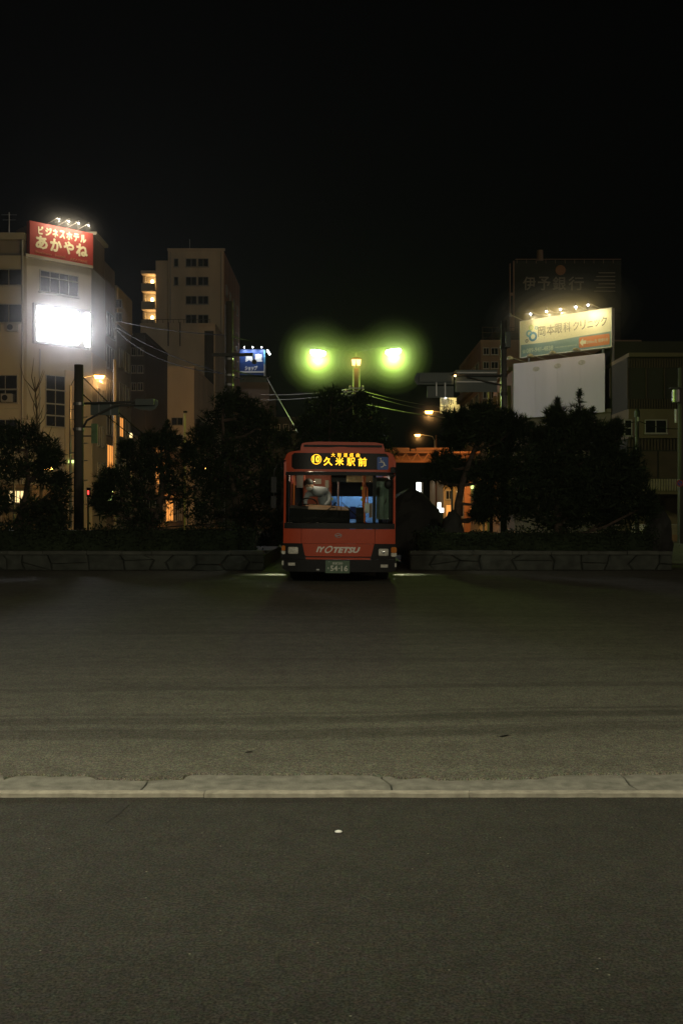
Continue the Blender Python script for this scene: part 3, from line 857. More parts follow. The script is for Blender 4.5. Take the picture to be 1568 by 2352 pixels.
for s in (-1, 1):
    X0 = s*HW
    mb = MB(); N = 72
    for i in range(N+1):
        y = .15+(LEN-.15)*i/N
        for x in (X0, X0-s*.05):
            mb.v += [(x,y,side_low(y)), (x,y,1.24)]
    for i in range(N):
        a = 4*i; mb.f += [(a,a+4,a+5,a+1),(a+2,a+3,a+7,a+6),(a,a+2,a+6,a+4),(a+1,a+5,a+7,a+3)]
    sd = bp('side_panel', mb, M['red'])
    bp('side_cantrail', MB().box(min(X0,X0-s*.05), max(X0,X0-s*.05), .17, LEN, 2.3, 2.74), M['red'])
    wy = [.22, 1.35, 2.75, 4.15, 5.55, 6.95, 8.2, 9.15]
    for k, y in enumerate(wy):
        bp('window_post', MB().box(min(X0,X0-s*.05), max(X0,X0-s*.05), y-.045, y+.045, 1.24, 2.3), M['black'])
        if k < len(wy)-1:
            g = bp('side_window', MB().box(min(X0-s*.02,X0-s*.026), max(X0-s*.02,X0-s*.026), y+.047, wy[k+1]-.047, 1.245, 2.295), M['glass'])
    for c in (1.75, 7.0):
        w = bp('wheel', MB().lathe([(.2,-.14),(.45,-.14),(.48,-.1),(.48,.1),(.45,.14),(.2,.14)], (s*(HW-.22), c, .48), 28, 'x'), M['rubber'])
        bp('rim', MB().lathe([(.28,0),(.27,.03),(.12,.05),(.1,.09)] if s>0 else [(.28,0),(.27,-.03),(.12,-.05),(.1,-.09)], (s*(HW-.075), c, .48), 20, 'x'), M['steel'], w)
bp('rear_wall', MB().box(-HW, HW, LEN+.002, LEN+.05, .3, 1.3).box(-HW, -.95, LEN+.002, LEN+.05, 1.302, 2.3).box(.95, HW, LEN+.002, LEN+.05, 1.302, 2.3).box(-HW, HW, LEN+.002, LEN+.05, 2.302, 2.8), M['red'])
bp('rear_window', MB().box(-.948, .948, LEN+.01, LEN+.02, 1.3, 2.3), M['winpane'])
bp('floor', MB().box(-HW+.06, HW-.06, .25, LEN-.05, .34, .40), M['dash'])
bp('underbody', MB().box(-.8, .8, .5, LEN-.3, .22, .338), M['black'])
# roof cooling unit
mb = MB(); ux = lambda c: PX_(c, 2.2); uz = lambda c: PZ_(c, 2.2)
pr = [(ux(383),2.9),(ux(388),uz(205)),(ux(402),uz(155)),(ux(440),uz(142)),(ux(560),uz(130)),(ux(1160),uz(134)),(ux(1245),uz(152)),(ux(1262),uz(212)),(ux(1265),2.9)]
for y, k in ((2.2,.86),(2.5,.90),(5.4,.90)):
    for x,z in pr: mb.v.append((x, y, 2.9+(z-2.9)*k))
n = len(pr)
for j in range(2):
    for i in range(n-1):
        a=j*n+i; mb.f.append((a,a+1,a+n+1,a+n))
mb.f += [tuple(range(n)), tuple(2*n+i for i in range(n))]
ac = bp('roof_cooling_unit', mb, M['red'])
bp('unit_grille', MB().box(ux(420),ux(1235),2.185,2.197,uz(214),uz(190)), M['black'], ac)
bp('unit_trim', MB().tube([(ux(384),2.19,uz(212)),(ux(390),2.19,uz(190)),(ux(402),2.19,uz(172)),(ux(440),2.19,uz(161))], .010, 6), M['chrome'], ac)
bp('roof_ridge', MB().tube([(ux(650),1.0,3.02),(ux(720),1.0,3.05),(ux(800),1.0,3.06),(ux(900),1.0,3.05),(ux(975),1.0,3.02)], .02, 6), M['red'], ac)
# wipers (pantograph arms), each with arms and blade
def fy(cx, cy, off): return (bx(cx), Fy(bx(cx),bz(cy))+off, bz(cy))
for s in (-1, 1):
    if s < 0: pv, top, bl0, bl1 = (512,1002), (757,776), (767,650), (766,905)
    else: pv, top, bl0, bl1 = (1072,1000), (824,776), (815,650), (816,905)
    mb = MB()
    mb.tube([fy(*pv,-.03), fy(pv[0]+(top[0]-pv[0])*.5, pv[1]+(top[1]-pv[1])*.5, -.05), fy(*top,-.05)], .008, 6)
    mb.tube([fy(pv[0]-s*-38,pv[1]+2,-.03), fy(pv[0]+(top[0]-pv[0])*.5-s*-14, pv[1]+(top[1]-pv[1])*.5+18, -.05), fy(top[0],top[1]+16,-.05)], .006, 6)
    mb.tube([fy(*top,-.05), fy(bl0[0],790,-.04)], .008, 6)
    wp = bp('wiper_arm', mb, M['black'])
    bp('wiper_blade', MB().tube([fy(*bl0,-.02), fy(bl0[0],780,-.025), fy(*bl1,-.02)], .008, 6), M['black'], wp)
# mirrors
mr = bp('mirror_arm', MB().tube([(-1.2,.12,2.72),(-1.38,-.02,2.62),(-1.44,-.06,2.45),(-1.44,-.06,1.9)], .014, 8), M['black'])
bp('mirror_head', MB().box(-1.5,-1.385,-.10,-.04,2.0,2.34), M['black'], mr)
bp('mirror_head', MB().box(-1.5,-1.39,-.10,-.04,1.66,1.92), M['black'], mr)
mr = bp('mirror_arm', MB().tube([(1.17,.12,2.58),(1.24,-.06,2.55),(1.22,-.12,2.42),(1.12,-.14,2.28)], .016, 8), M['black'])
bp('mirror_head', MB().sphere((1.06,-.14,2.2), .095, 14, (.95,.5,1.15)), M['black'], mr, True)
bp('mirror_bracket', MB().box(1.12,1.25,.02,.14,2.46,2.58), M['black'], mr)
# ---- interior
PZ = lambda cy, y: 1.62+(bz(cy)-1.585)*(BY+y)/BY     # keeps a height seen through the glass
PX = lambda cx, y: (bx(cx)+BX)*(BY+y)/BY-BX
mb = MB(); dx0, dx1 = -1.12, PX(905,.5)
mb.add([(dx0,.3,1.2),(dx1,.3,1.2),(dx1,.32,PZ(875,.3)),(dx0,.32,PZ(855,.3)),(dx0,.95,1.2),(dx1,.95,1.2),(dx1,.95,PZ(845,.9)),(dx0,.95,PZ(822,.9))],
       [(0,1,2,3),(4,7,6,5),(0,4,5,1),(3,2,6,7),(0,3,7,4),(1,5,6,2)])
ds = bp('dashboard', mb, M['dash'])
mb = MB()
a0, a1 = PX(470,.4), PX(890,.4)
mb.add([(a0,.312,PZ(868,.31)),(a1,.312,PZ(876,.31)),(a1,.9,PZ(842,.9)),(a0,.9,PZ(820,.9)),(a0,.312,PZ(868,.31)+.012),(a1,.312,PZ(876,.31)+.012),(a1,.9,PZ(842,.9)+.012),(a0,.9,PZ(820,.9)+.012)],
       [(0,1,2,3),(4,7,6,5),(0,4,5,1),(1,5,6,2),(2,6,7,3),(3,7,4,0)])
bp('dashboard_cover', mb, M['dashtop'], ds)
bp('dashboard_slot', MB().box(PX(715,.5), PX(750,.5), .44, .5, PZ(860,.45)+.02, PZ(850,.45)+.02), M['black'], ds)
sw = MB().ring((PX(470,.95), .95, PZ(815,.95)), XU, Vector((0,-.75,.66)), Vector((0,.66,.75)), .19, .215, .02, N=28)
sw.tube([(PX(470,.95)-.2,.95,PZ(815,.95)), (PX(470,.95)+.2,.95,PZ(815,.95))], .015, 6)
bp('steering_wheel', sw, M['black'])
bp('driver_partition', MB().box(PX(432,1.95), PX(702,1.95), 1.93, 1.97, .6, 2.52), M['redwall'])
bp('partition_card', MB().box(PX(533,1.9), PX(603,1.9), 1.915, 1.928, PZ(600,1.9), PZ(545,1.9)).box(PX(645,1.9), PX(683,1.9), 1.915, 1.928, PZ(650,1.9), PZ(560,1.9)), M['cream'])
ds2 = bp('driver_seat', MB().box(PX(400,1.55), PX(700,1.55), 1.2, 1.62, .95, 1.08).box(PX(420,1.75), PX(690,1.75), 1.66, 1.8, 1.08, 1.72), M['dash'])
for cx, y, m in ((290,1.3,'redwall'),(318,1.5,'orange'),(425,1.2,'redwall'),(785,2.6,'steel'),(703,2.0,'orange'),(1042,1.6,'orange'),(1060,2.4,'orange')):
    bp('grab_pole', MB().tube([(PX(cx,y),y,.42),(PX(cx,y),y,2.56)], .022, 8), M[m])
bp('grab_rail', MB().tube([(PX(1050,1.7),1.7,PZ(600,1.7)),(PX(1085,1.9),1.9,PZ(640,1.9)),(PX(1090,1.9),1.9,PZ(900,1.9))], .02, 8), M['orange'])
for cx, cy, y in ((1028,640,1.55),(1028,760,1.55),(720,755,1.95)):
    bp('stop_button', MB().box(PX(cx,y)-.02, PX(cx,y)+.02, y-.05, y-.03, PZ(cy,y)-.035, PZ(cy,y)+.035), M['logogreen'])
# passenger seats
for y, xs_ in ((4.2,(.35,.8)),(5.2,(.35,.8)),(6.3,(.1,.35,.8)),(7.4,(.05,.5,.93))):
    for x in xs_:
        zt = PZ(726 if y > 4 else 760, y) if y < 7 else PZ(728, y)
        st = bp('seat', MB().box(x-.21, x+.21, y-.42, y+.02, .95, 1.1), M['bluedark'])
        b_ = MB().box(x-.21, x+.21, y+.022, y+.12, 1.1, zt)
        bp('seat_back', b_, M['bluecloth'], st)
        bp('seat_leg', MB().box(x-.16, x+.16, y-.3, y, .40, .948), M['steel'], st)
bp('blue_curtain', MB().box(-.3, 1.15, 6.62, 6.66, PZ(832,6.6), PZ(726,6.6)), M['bluecloth'])
bp('rear_dark_screen', MB().box(-1.1, 1.15, 8.2, 8.24, PZ(735,8.2), 2.5), M['dash'])
bp('advert_strip', MB().box(PX(865,3), PX(1140,3), 3.0, 3.01, PZ(577,3), PZ(485,3)), M['poster'])
bp('advert_strip', MB().box(PX(812,3.4), PX(862,3.4), 3.4, 3.41, PZ(530,3.4), PZ(485,3.4)), M['poster'])
bp('sun_visor', MB().box(PX(708,.35), PX(866,.35), .33, .36, PZ(578,.35), PZ(470,.35)), M['black'])
fb_ = bp('fare_box', MB().box(PX(968,.9), PX(1048,.9), .8, 1.05, .6, PZ(842,.9)), M['black'])
bp('fare_screen', MB().box(PX(978,.9), PX(1036,.9), .79, .798, PZ(905,.9), PZ(858,.9)), M['glassblack'], fb_)
bp('fare_stand', MB().tube([(PX(985,.9),.86,PZ(842,.9)),(PX(1000,.9),.86,PZ(818,.9)),(PX(1030,.9),.86,PZ(820,.9)),(PX(1035,.9),.86,PZ(842,.9))], .006, 6), M['black'], fb_)
bp('hanging_bag', MB().box(PX(1056,1.6), PX(1110,1.6), 1.55, 1.63, PZ(902,1.6), PZ(795,1.6)), M['steel'])
bp('step_panel', MB().box(PX(1106,1.8), PX(1140,1.8), 1.8, 1.83, PZ(948,1.8), PZ(798,1.8)), M['cream'])
bp('low_blue_panel', MB().box(PX(905,2.2), PX(968,2.2), 2.2, 2.23, PZ(965,2.2), PZ(832,2.2)), M['bluedark'])
bp('door_post', MB().box(PX(1142,.3), PX(1174,.3), .26, .36, .45, 2.5), M['black'])
dl = bp('door_leaf', MB().box(PX(1178,.8), PX(1308,.8), .78, .80, PZ(965,.8), PZ(530,.8)), M['reflectglass'])
bp('door_handle', MB().tube([(PX(1265,.75),.75,PZ(800,.75)),(PX(1275,.75),.72,PZ(770,.75)),(PX(1275,.75),.72,PZ(740,.75))], .012, 6), M['steel'], dl)
bp('side_cloth', MB().box(PX(345,1.7), PX(415,1.7), 1.7, 1.72, PZ(640,1.7), PZ(485,1.7)), M['steel'])
tb = bp('ceiling_tube', MB().box(-.75,-.68,2.2,3.4,2.535,2.556).box(.5,.57,3.4,6.2,2.535,2.556), M['tube'])
light('POINT', (-.5,1.0,2.42), 6.5, (1,.82,.58), bus, .15)
light('AREA', (.5,4.8,2.5), 46, (.98,.98,.95), bus, target=(.5,4.8,0), size=(.2,2.6))
light('AREA', (-.6,2.8,2.5), 14, (1,.85,.62), bus, target=(-.6,2.8,0), size=(.2,1.0))
# road shoulder lamps low on each flank
for s in (-1, 1):
    hp = (s*(HW+.03), 3.25, .52)
    sl = bp('shoulder_lamp', MB().lathe([(.02,-.03),(.045,-.03),(.05,.02),(.03,.03)], hp, 12, 'x'), M['black'])
    bp('lamp_lens', MB().lathe([(.035,0),(.03,.008)], (hp[0]+s*.032, hp[1], hp[2]-.01), 12, 'x'), M['stationlens'], sl)
    light('SPOT', (hp[0]+s*.06, hp[1], hp[2]), 60, (.93,1,.66), bus, .02, (hp[0]+s*.42, hp[1]+.05, 0.0), 75, .9)
bus.rotation_euler = (0, radians(.45), 0)

# ---- driver: one continuous skinned body, with clothing and hair as parts
def skin_mesh(pts, edges, root, sub=2):
    me = bpy.data.meshes.new('skin_src'); me.from_pydata([p[:3] for p in pts], edges, [])
    o = bpy.data.objects.new('skin_src', me); C.objects.link(o)
    sm = o.modifiers.new('s', 'SKIN'); sm.use_smooth_shade = True
    for i, v in enumerate(me.skin_vertices[0].data):
        r = pts[i][3]; v.radius = (r if isinstance(r, tuple) else (r, r)); v.use_root = (i == root)
    ss = o.modifiers.new('d', 'SUBSURF'); ss.levels = sub; ss.render_levels = sub
    dg = bpy.context.evaluated_depsgraph_get()
    m2 = bpy.data.meshes.new_from_object(o.evaluated_get(dg))
    mb = MB().add([tuple(v.co) for v in m2.vertices], [tuple(p.vertices) for p in m2.polygons])
    bpy.data.objects.remove(o); bpy.data.meshes.remove(me); bpy.data.meshes.remove(m2)
    return mb
DY = 1.22
def dp(cx, cy, y, r): return (PX(cx, y)+BX, BY+y, PZ(cy, y)+LZ-.035, r)
driver = thing('person', 'person in a pale shirt and face mask bending over the driver seat inside the bus', 'person', (PX(560,DY)+BX, BY+1.35, .44))
pts = [dp(655,860,1.40,.15), dp(650,760,1.38,.16), dp(625,680,1.34,.175), dp(580,640,1.26,.165), dp(535,640,1.16,.10), dp(505,620,1.10,.062), dp(490,590,1.05,.1),
       dp(690,690,1.32,.075), dp(700,760,1.2,.056), dp(650,815,1.0,.045), dp(640,822,.93,.042),
       dp(470,690,1.25,.075), dp(440,760,1.15,.056), dp(450,800,1.0,.045), dp(462,812,.95,.042)]
ed = [(0,1),(1,2),(2,3),(3,4),(4,5),(5,6),(3,7),(7,8),(8,9),(9,10),(3,11),(11,12),(12,13),(13,14)]
body = obj('shirt', skin_mesh([q if i != 6 else (q[0],q[1],q[2],.05) for i, q in enumerate(pts[:6])]+pts[7:10]+pts[11:14],
           [(0,1),(1,2),(2,3),(3,4),(4,5),(3,6),(6,7),(7,8),(3,9),(9,10),(10,11)], 0), M['shirt'], driver, True)
hc = Vector(dp(482,592,1.03,0)[:3])
hm = MB().sphere(hc, .112, 18, (.9,.95,1.12)).xf(lambda x,y,z: (x-.0*(hc.z-z), y, z))
hm.xf(lambda x,y,z: (x + (.02*(hc.z-z)/.1), y-(.03*max(0,(hc.z-z))/.1), z))
head = obj('head', hm, M['skin'], driver, True)
obj('nose', MB().sphere(hc+Vector((.0,-.115,-.035)), .018, 8, (.8,1,1.2)), M['skin'], head, True)
for s in (-1,1):
    obj('ear', MB().sphere(hc+Vector((s*.1,.01,-.02)), .028, 8, (.4,.7,1.1)), M['skin'], head, True)
    obj('eye', MB().sphere(hc+Vector((s*.036,-.101,-.008)), .011, 8, (1.3,.6,.7)), M['hair'], head, True)
obj('mask', MB().sphere(hc+Vector((.01,-.045,-.075)), .082, 14, (.95,.95,.78)), M['mask'], head, True)
obj('hair', MB().sphere(hc+Vector((-.005,.012,.032)), .122, 18, (.95,1.0,.98), .03, rg), M['hair'], head, True)
for k, (q, sgn) in enumerate(((pts[10],-1),(pts[14],1))):
    h0 = Vector(q[:3])
    hp = [(h0.x,h0.y+.03,h0.z,.032),(h0.x,h0.y-.03,h0.z-.004,(.036,.02))]
    he = [(0,1)]
    for i, (dx, ln) in enumerate(((-.027,.06),(-.009,.072),(.009,.068),(.027,.052))):
        b = len(hp); hp += [(h0.x+dx,h0.y-.06,h0.z,.009),(h0.x+dx*1.1,h0.y-.06-ln*.55,h0.z-.012,.0085),(h0.x+dx*1.1,h0.y-.06-ln*.8,h0.z-.04,.007)]
        he += [(1,b),(b,b+1),(b+1,b+2)]
    b = len(hp); hp += [(h0.x+sgn*.045,h0.y-.02,h0.z-.005,.011),(h0.x+sgn*.055,h0.y-.06,h0.z-.02,.009)]
    he += [(0,b),(b,b+1)]
    obj('hand', skin_mesh(hp, he, 0, 1), M['skin'], driver, True)
lg = [dp(655,850,1.40,.16), (PX(655,1.4)+BX, BY+1.42, 1.15, .15), (PX(620,1.4)+BX, BY+1.42, 1.0, .1), (PX(600,1.4)+BX, BY+1.38, .75, .075), (PX(600,1.4)+BX, BY+1.42, .5, .06), (PX(600,1.4)+BX, BY+1.28, .48, .05),
      (PX(700,1.4)+BX, BY+1.42, 1.0, .1), (PX(710,1.4)+BX, BY+1.38, .75, .075), (PX(710,1.4)+BX, BY+1.42, .5, .06), (PX(710,1.4)+BX, BY+1.28, .48, .05)]
obj('trousers', skin_mesh(lg, [(0,1),(1,2),(2,3),(3,4),(4,5),(1,6),(6,7),(7,8),(8,9)], 1, 1), M['trouser'], driver, True)

# ------------------------------------------------------------------ buildings
def window_on(parent, O, u, v, n, ur, vr, pane='winpane', bars=1, fr=.06, rail=None):
    """a window on a wall plane: raised frame with mullions, the pane its sub-part"""
    (a,b),(c,d) = ur, vr
    mb = MB()
    mb.obox(O,u,v,n,(a-fr,a),(c-fr,d+fr),(0,.09)).obox(O,u,v,n,(b,b+fr),(c-fr,d+fr),(0,.09))
    mb.obox(O,u,v,n,(a,b),(d,d+fr),(0,.09)).obox(O,u,v,n,(a-fr*1.6,b+fr*1.6),(c-fr*1.7,c),(0,.14))
    for k in range(bars):
        x = a+(b-a)*(k+1)/(bars+1); mb.obox(O,u,v,n,(x-fr*.4,x+fr*.4),(c,d),(.02,.07))
    if rail: mb.obox(O,u,v,n,(a,b),(rail-fr*.5,rail+fr*.5),(.02,.075))
    w = obj('window', mb, M['winframe'], parent)
    obj('pane', MB().obox(O,u,v,n,(a,b),(c,d),(.006,.03)), M[pane], w)
    return w
def building(label, X0, X1, Y0, Y1, Z, m, name='building', parapet=.5, cat='building'):
    root = thing(name, label, cat, (X0, Y0, 0))
    w = obj('wall', MB().box(X0, X1, Y0, Y1, 0, Z), M[m], root)
    t = .2
    if parapet:
        mb = MB().box(X0-.06,X1+.06,Y0-.06,Y0+t,Z+.003,Z+parapet).box(X0-.06,X1+.06,Y1-t,Y1+.06,Z+.003,Z+parapet)
        mb.box(X0-.06,X0+t,Y0+t+.003,Y1-t-.003,Z+.003,Z+parapet).box(X1-t,X1+.06,Y0+t+.003,Y1-t-.003,Z+.003,Z+parapet)
        obj('parapet', mb, M[m], root)
    return root
def fw(root, Y, px0, px1, py0, py1, **k):       # window on a camera-facing wall at depth Y
    return window_on(root, (0,Y,0), XU, ZU, FN, (WX(px0,Y),WX(px1,Y)), (WZ(py1,Y),WZ(py0,Y)), **k)
def sw_(root, X, y0, y1, z0, z1, s=1, **k):     # window on a street-side wall (normal +-x)
    return window_on(root, (X,0,0), (0,1,0), ZU, (s,0,0), (y0,y1), (z0,z1), **k)

# ---- corner hotel on the left: cut corner carries the signs
YL, YR = 75.0, 78.6
A = Vector((WX(62,YL),YL,0)); B = Vector((WX(210,YR),YR,0))
cu_ = (B-A).normalized(); cn = Vector((cu_.y,-cu_.x,0)); CW = (B-A).length
def cpt(px, py):           # photo point -> (u, z) on the cut-corner plane
    k = (px-784)/F; t = (A.x-k*A.y)/(k*cu_.y-cu_.x); Y = A.y+cu_.y*t
    return t, WZ(py, Y)
hz = 20.95
hotel = thing('hotel_building', 'pale corner hotel building with a red rooftop sign and glaring white screen', 'building', tuple(A))
foot = [(-45,75.0),(A.x,A.y),(B.x,B.y),(B.x,83.3),(-45,83.3)]
def prism(pts, z0, z1):
    k = len(pts)
    return MB().add([(x,y,z0) for x,y in pts]+[(x,y,z1) for x,y in pts], [tuple(range(k)), tuple(range(k,2*k))]+[(i,(i+1)%k,k+(i+1)%k,k+i) for i in range(k)])
obj('wall', prism(foot, 0, hz), M['hotelwhite'], hotel)
obj('cornice', MB().obox(A, cu_, ZU, cn, (-.15,CW+.05), (hz-.12,hz+.1), (.003,.18)), M['hotelwhite'], hotel)
ztop0 = WZ(533, 75)
obj('upper_wall', MB().box(-45, A.x-.25, 75.4, 83.2, hz+.003, ztop0-.5), M['greybrown'], hotel)
obj('roof_edge', MB().box(-45, A.x-.2, 75.1, 75.6, ztop0-.497, ztop0), M['hotelwhite'], hotel)
obj('roof_block', MB().box(B.x-6, B.x-.05, 79.4, 83.2, hz+.003, 23.7), M['brownwall'], hotel)
obj('roof_edge', MB().box(B.x-3.2, B.x+.25, 79.3, 83.3, 23.705, 23.95), M['hotelwhite'], hotel)
obj('rear_wing', MB().box(-32, B.x-.05, 83.305, 87, 0, 22.6), M['brownwall'], hotel)
# big top window with bars, tall dark stair glazing below, windows left
a, z1 = cpt(93,618); b, _ = cpt(178,640); _, z0 = cpt(93,668)
window_on(hotel, A, cu_, ZU, cn, (a,b), (z0,z1-.12), bars=3, fr=.09, rail=z1-.55)
for y0, y1 in ((862,893),(895,925),(928,952),(955,978)):
    a,zt = cpt(106,y0); b,_ = cpt(148,y0); _,zb = cpt(106,y1)
    window_on(hotel, A, cu_, ZU, cn, (a,b), (zb,zt), bars=1)
for px0,px1,py0,py1 in ((-40,40,863,893),(-40,40,896,925),(-40,40,965,1000),(-40,52,700,740),(-40,52,620,655)):
    fw(hotel, 75, px0, px1, py0, py1, bars=2)
a,_ = cpt(55,0); 
obj('drain_pipe', MB().tube([(WX(52,74.9),74.9,.2),(WX(52,74.9),74.9,ztop0-.6)], .08, 8), M['winframe'], hotel)
obj('service_pipe', MB().tube([A+cu_*1.0+cn*.12+ZU*.2, A+cu_*1.0+cn*.12+ZU*14], .07, 8), M['winframe'], hotel)
obj('beige_facing', MB().obox(A, cu_, ZU, cn, (cpt(149,900)[0], CW-.02), (.1, WZ(850,77)), (.003,.12)), M['hotelbeige'], hotel)
obj('beige_facing', MB().box(B.x+.003, B.x+.1, B.y, 83.25, .1, 14.2), M['hotelbeige'], hotel)
for z in (4.0,7.0,10.0):
    for y in (80.2, 81.6):
        sw_(hotel, B.x+.1, y, y+.55, z, z+1.6, bars=0)
for k, z in enumerate((2.6,5.4,8.2,11,13.8,16.6)):
    sw_(hotel, B.x-.05, 83.9, 86.6, z, z+1.9, bars=2, pane='warmwin' if k == 1 else ('greenwin' if k == 0 else 'winpane'))
fl = thing('wall_lamp', 'small greenish wall lamp left of the thick utility pole', 'lamp', tuple(A+cu_*3.9+cn*.2))
q = A+cu_*cpt(163,1060)[0]; zq = cpt(163,1060)[1]
obj('lens', MB().obox(q, cu_, ZU, cn, (-.24,.22), (zq-.12,zq+.10), (.1,.32)), M['greenwin'], fl)
obj('bracket', MB().obox(q, cu_, ZU, cn, (-.05,.3), (zq+.092,zq+.15), (.0,.3)), M['black'], fl)
for px,py in ((-22,905),(18,905),(20,1004),(-10,744),(30,744)):
    ux_, uz_ = WX(px,74.9), WZ(py,75)
    ac_ = obj('air_conditioner', MB().box(ux_-.4,ux_+.4,74.55,74.95,uz_-.62,uz_-.02), M['winframe'], hotel)
    obj('fan_grille', MB().lathe([(.05,-.02),(.22,-.02),(.22,0)], (ux_-.1,74.548,uz_-.32), 14, 'y'), M['black'], ac_)
for zz in (6.2, 9.4): obj('string_course', MB().box(-45,A.x-.3,74.9,74.997,zz,zz+.14), M['hotelwhite'], hotel)
obj('roof_tank', MB().lathe([(1.1,0),(1.1,1.9),(.9,2.15),(.1,2.3)], (-29,79,ztop0-.49), 18), M['signback'], hotel)
obj('aerial', MB().tube([(-26,78,ztop0-.49),(-26,78,ztop0+2.4)], .03, 6).tube([(-26.6,78,ztop0+2.2),(-25.4,78,ztop0+2.2)], .02, 6).tube([(-26.5,78,ztop0+1.8),(-25.5,78,ztop0+1.8)], .02, 6), M['steel'], hotel)
# red rooftop sign
u0, zt_ = cpt(67,507); u1, _ = cpt(212,542); zb_ = WZ(588, 75.1)
zt_ = WZ(507, 75.1)
hs = thing('hotel_sign', 'red rooftop hotel sign with cream lettering under four small floodlights', 'sign', tuple(A))
obj('sign_panel', MB().obox(A, cu_, ZU, cn, (u0,u1), (zb_,zt_), (-.35,.15)), M['signred'], hs)
obj('sign_frame', MB().obox(A, cu_, ZU, cn, (u0+.1,u1-.1), (zb_-.3,zt_-.2), (-2.4,-.353)), M['brownwall'], hs)
def sgn(px, py): return cpt(px, py)
SH = zt_-zb_; SW = u1-u0
def stext(s, m, f0, f1, g0, g1, bold=.02, n=None):
    # fractions of the sign (from left, from top)
    return fit_text('lettering', s, M[m], hs, A, cu_, ZU, cn, (u0+SW*f0,u0+SW*f1), (zt_-SH*g1,zt_-SH*g0), bold, 0, .02 ) if n is None else None
def stx(s, m, f0, f1, g0, g1, bold):
    return fit_text('lettering', s, M[m], hs, A+cn*.152, cu_, ZU, cn, (u0+SW*f0,u0+SW*f1), (zt_-SH*g1,zt_-SH*g0), bold, 0, .03)
for ch,(f0,f1) in zip('ビジネスホテル', ((.125,.205),(.235,.335),(.345,.435),(.455,.545),(.565,.66),(.68,.77),(.79,.885))):
    stx(ch, 'signcream', f0, f1, .10, .34, .045)
for ch,(f0,f1) in zip('あかやね', ((.085,.275),(.31,.495),(.52,.69),(.72,.91))):
    stx(ch, 'signcream', f0, f1, .375, .755, .04)
stx('Business', 'signpink', .085, .335, .815, .885, .01); stx('hotel', 'signpink', .39, .545, .815, .89, .01); stx('AKAYANE', 'signpink', .625, .905, .84, .915, .01)
for k, f in enumerate((.265,.42,.575,.735)):
    fl_ = thing('sign_floodlight', ['floodlight arm above the leftmost letters of the red hotel sign','second floodlight arm from the left on the red hotel sign','third floodlight arm from the left on the red hotel sign','rightmost floodlight arm on the red hotel sign'][k], 'floodlight', tuple(A+cu_*(u0+SW*f)+ZU*zt_), 'floodlights along the red hotel sign')
    p0 = A+cu_*(u0+SW*f)+ZU*zt_+cn*.02; p1 = p0+cu_*.5+cn*1.15+ZU*.42
    obj('arm', MB().tube([p0,p1], .025, 6), M['steel'], fl_)
    obj('head', MB().tube([p1+ZU*.06, p1-ZU*.10+cn*-.05], [.07,.12], 10), M['steel'], fl_)
    obj('bulb', MB().sphere(p1-ZU*.16+cn*-.06, .05, 8), M['bulbwhite'], fl_)
    light('POINT', p1-ZU*.28-cn*.1, 90, (1,.84,.58), fl_, .06, p0-cu_*.1-ZU*1.0+cn*.1, 120, .8)
# glaring LED screen with side strip
sc_ = thing('led_screen', 'blindingly white square display screen on the hotel corner', 'screen', tuple(A))
a,zt = cpt(82,704); b,_ = cpt(175,718); _,zb = cpt(82,781.5)
obj('housing', MB().obox(A, cu_, ZU, cn, (a-.25,CW-.25), (zb-.25,zt+.25), (.003,.3)), M['winframe'], sc_)
obj('display', MB().obox(A, cu_, ZU, cn, (a,b), (zb,zt), (.302,.33)), M['screen'], sc_)
a2,_ = cpt(192,722); b2,_ = cpt(202,724)
obj('side_display', MB().obox(A, cu_, ZU, cn, (a2,b2), (zb-.02,zt-.0), (.302,.33)), M['screen'], sc_)
mid_ = A+cu_*((a+b)/2)+ZU*((zt+zb)/2)

# ---- buildings along the left street
b1 = building('grey brown street building with an orange lit upper wall behind the hotel', -32, -19.85, 88, 94, 21.4, 'greybrown', parapet=.25)
obj('painted_lamplight', MB().box(-19.848, -19.72, 88.1, 93.95, 18.3, 21.5), M['ochre'], b1)  # orange lamplight on the upper wall, put into the ochre colour
for k in range(5):
    sw_(b1, -19.85, 89, 90.4, 2.2+3.1*k, 3.9+3.1*k, bars=1, pane='warmwin' if k == 2 else 'winpane'); sw_(b1, -19.85, 91.5, 92.9, 2.2+3.1*k, 3.9+3.1*k, bars=1)
fw(b1, 88, 268, 280, 690, 706); fw(b1, 88, 268, 280, 720, 738)
b2 = building('dark narrow building between the orange lit wall and the pale block', WX(296,110), WX(334,110), 110, 124, 21.0, 'darkwall', parapet=.4)
for y in (800,840,880): fw(b2, 110, 303, 312, y, y+16); fw(b2, 110, 318, 328, y, y+16)
b3 = building('low brown shop row on the left street behind the pines', -30, -19.5, 96, 123.5, 8.4, 'brownwall', parapet=.6)
for k in range(4):
    sw_(b3, -19.5, 98+6.3*k, 102+6.3*k, 4.6, 6.6, bars=3, pane='warmwin' if k in (1,) else 'winpane'); sw_(b3, -19.5, 98+6.3*k, 102.6+6.3*k, .6, 2.9, bars=2, pane='warmwin' if k in (2,) else 'winpane')
    obj('awning', MB().add([(-19.45,97.6+6.3*k,3.6),(-18.5,97.6+6.3*k,3.2),(-18.5,103+6.3*k,3.2),(-19.45,103+6.3*k,3.6),(-19.45,97.6+6.3*k,3.68),(-18.5,97.6+6.3*k,3.28),(-18.5,103+6.3*k,3.28),(-19.45,103+6.3*k,3.68)],
        [(0,1,2,3),(4,7,6,5),(0,4,5,1),(1,5,6,2),(2,6,7,3),(3,7,4,0)]), M['brick' if k%2 else 'ochre'], b3)
b4 = building('pale blank walled block standing in front of the tall tower', WX(330,125), WX(446,125), 125, 144, WZ(841,125)-.3, 'paleblock', parapet=.3)
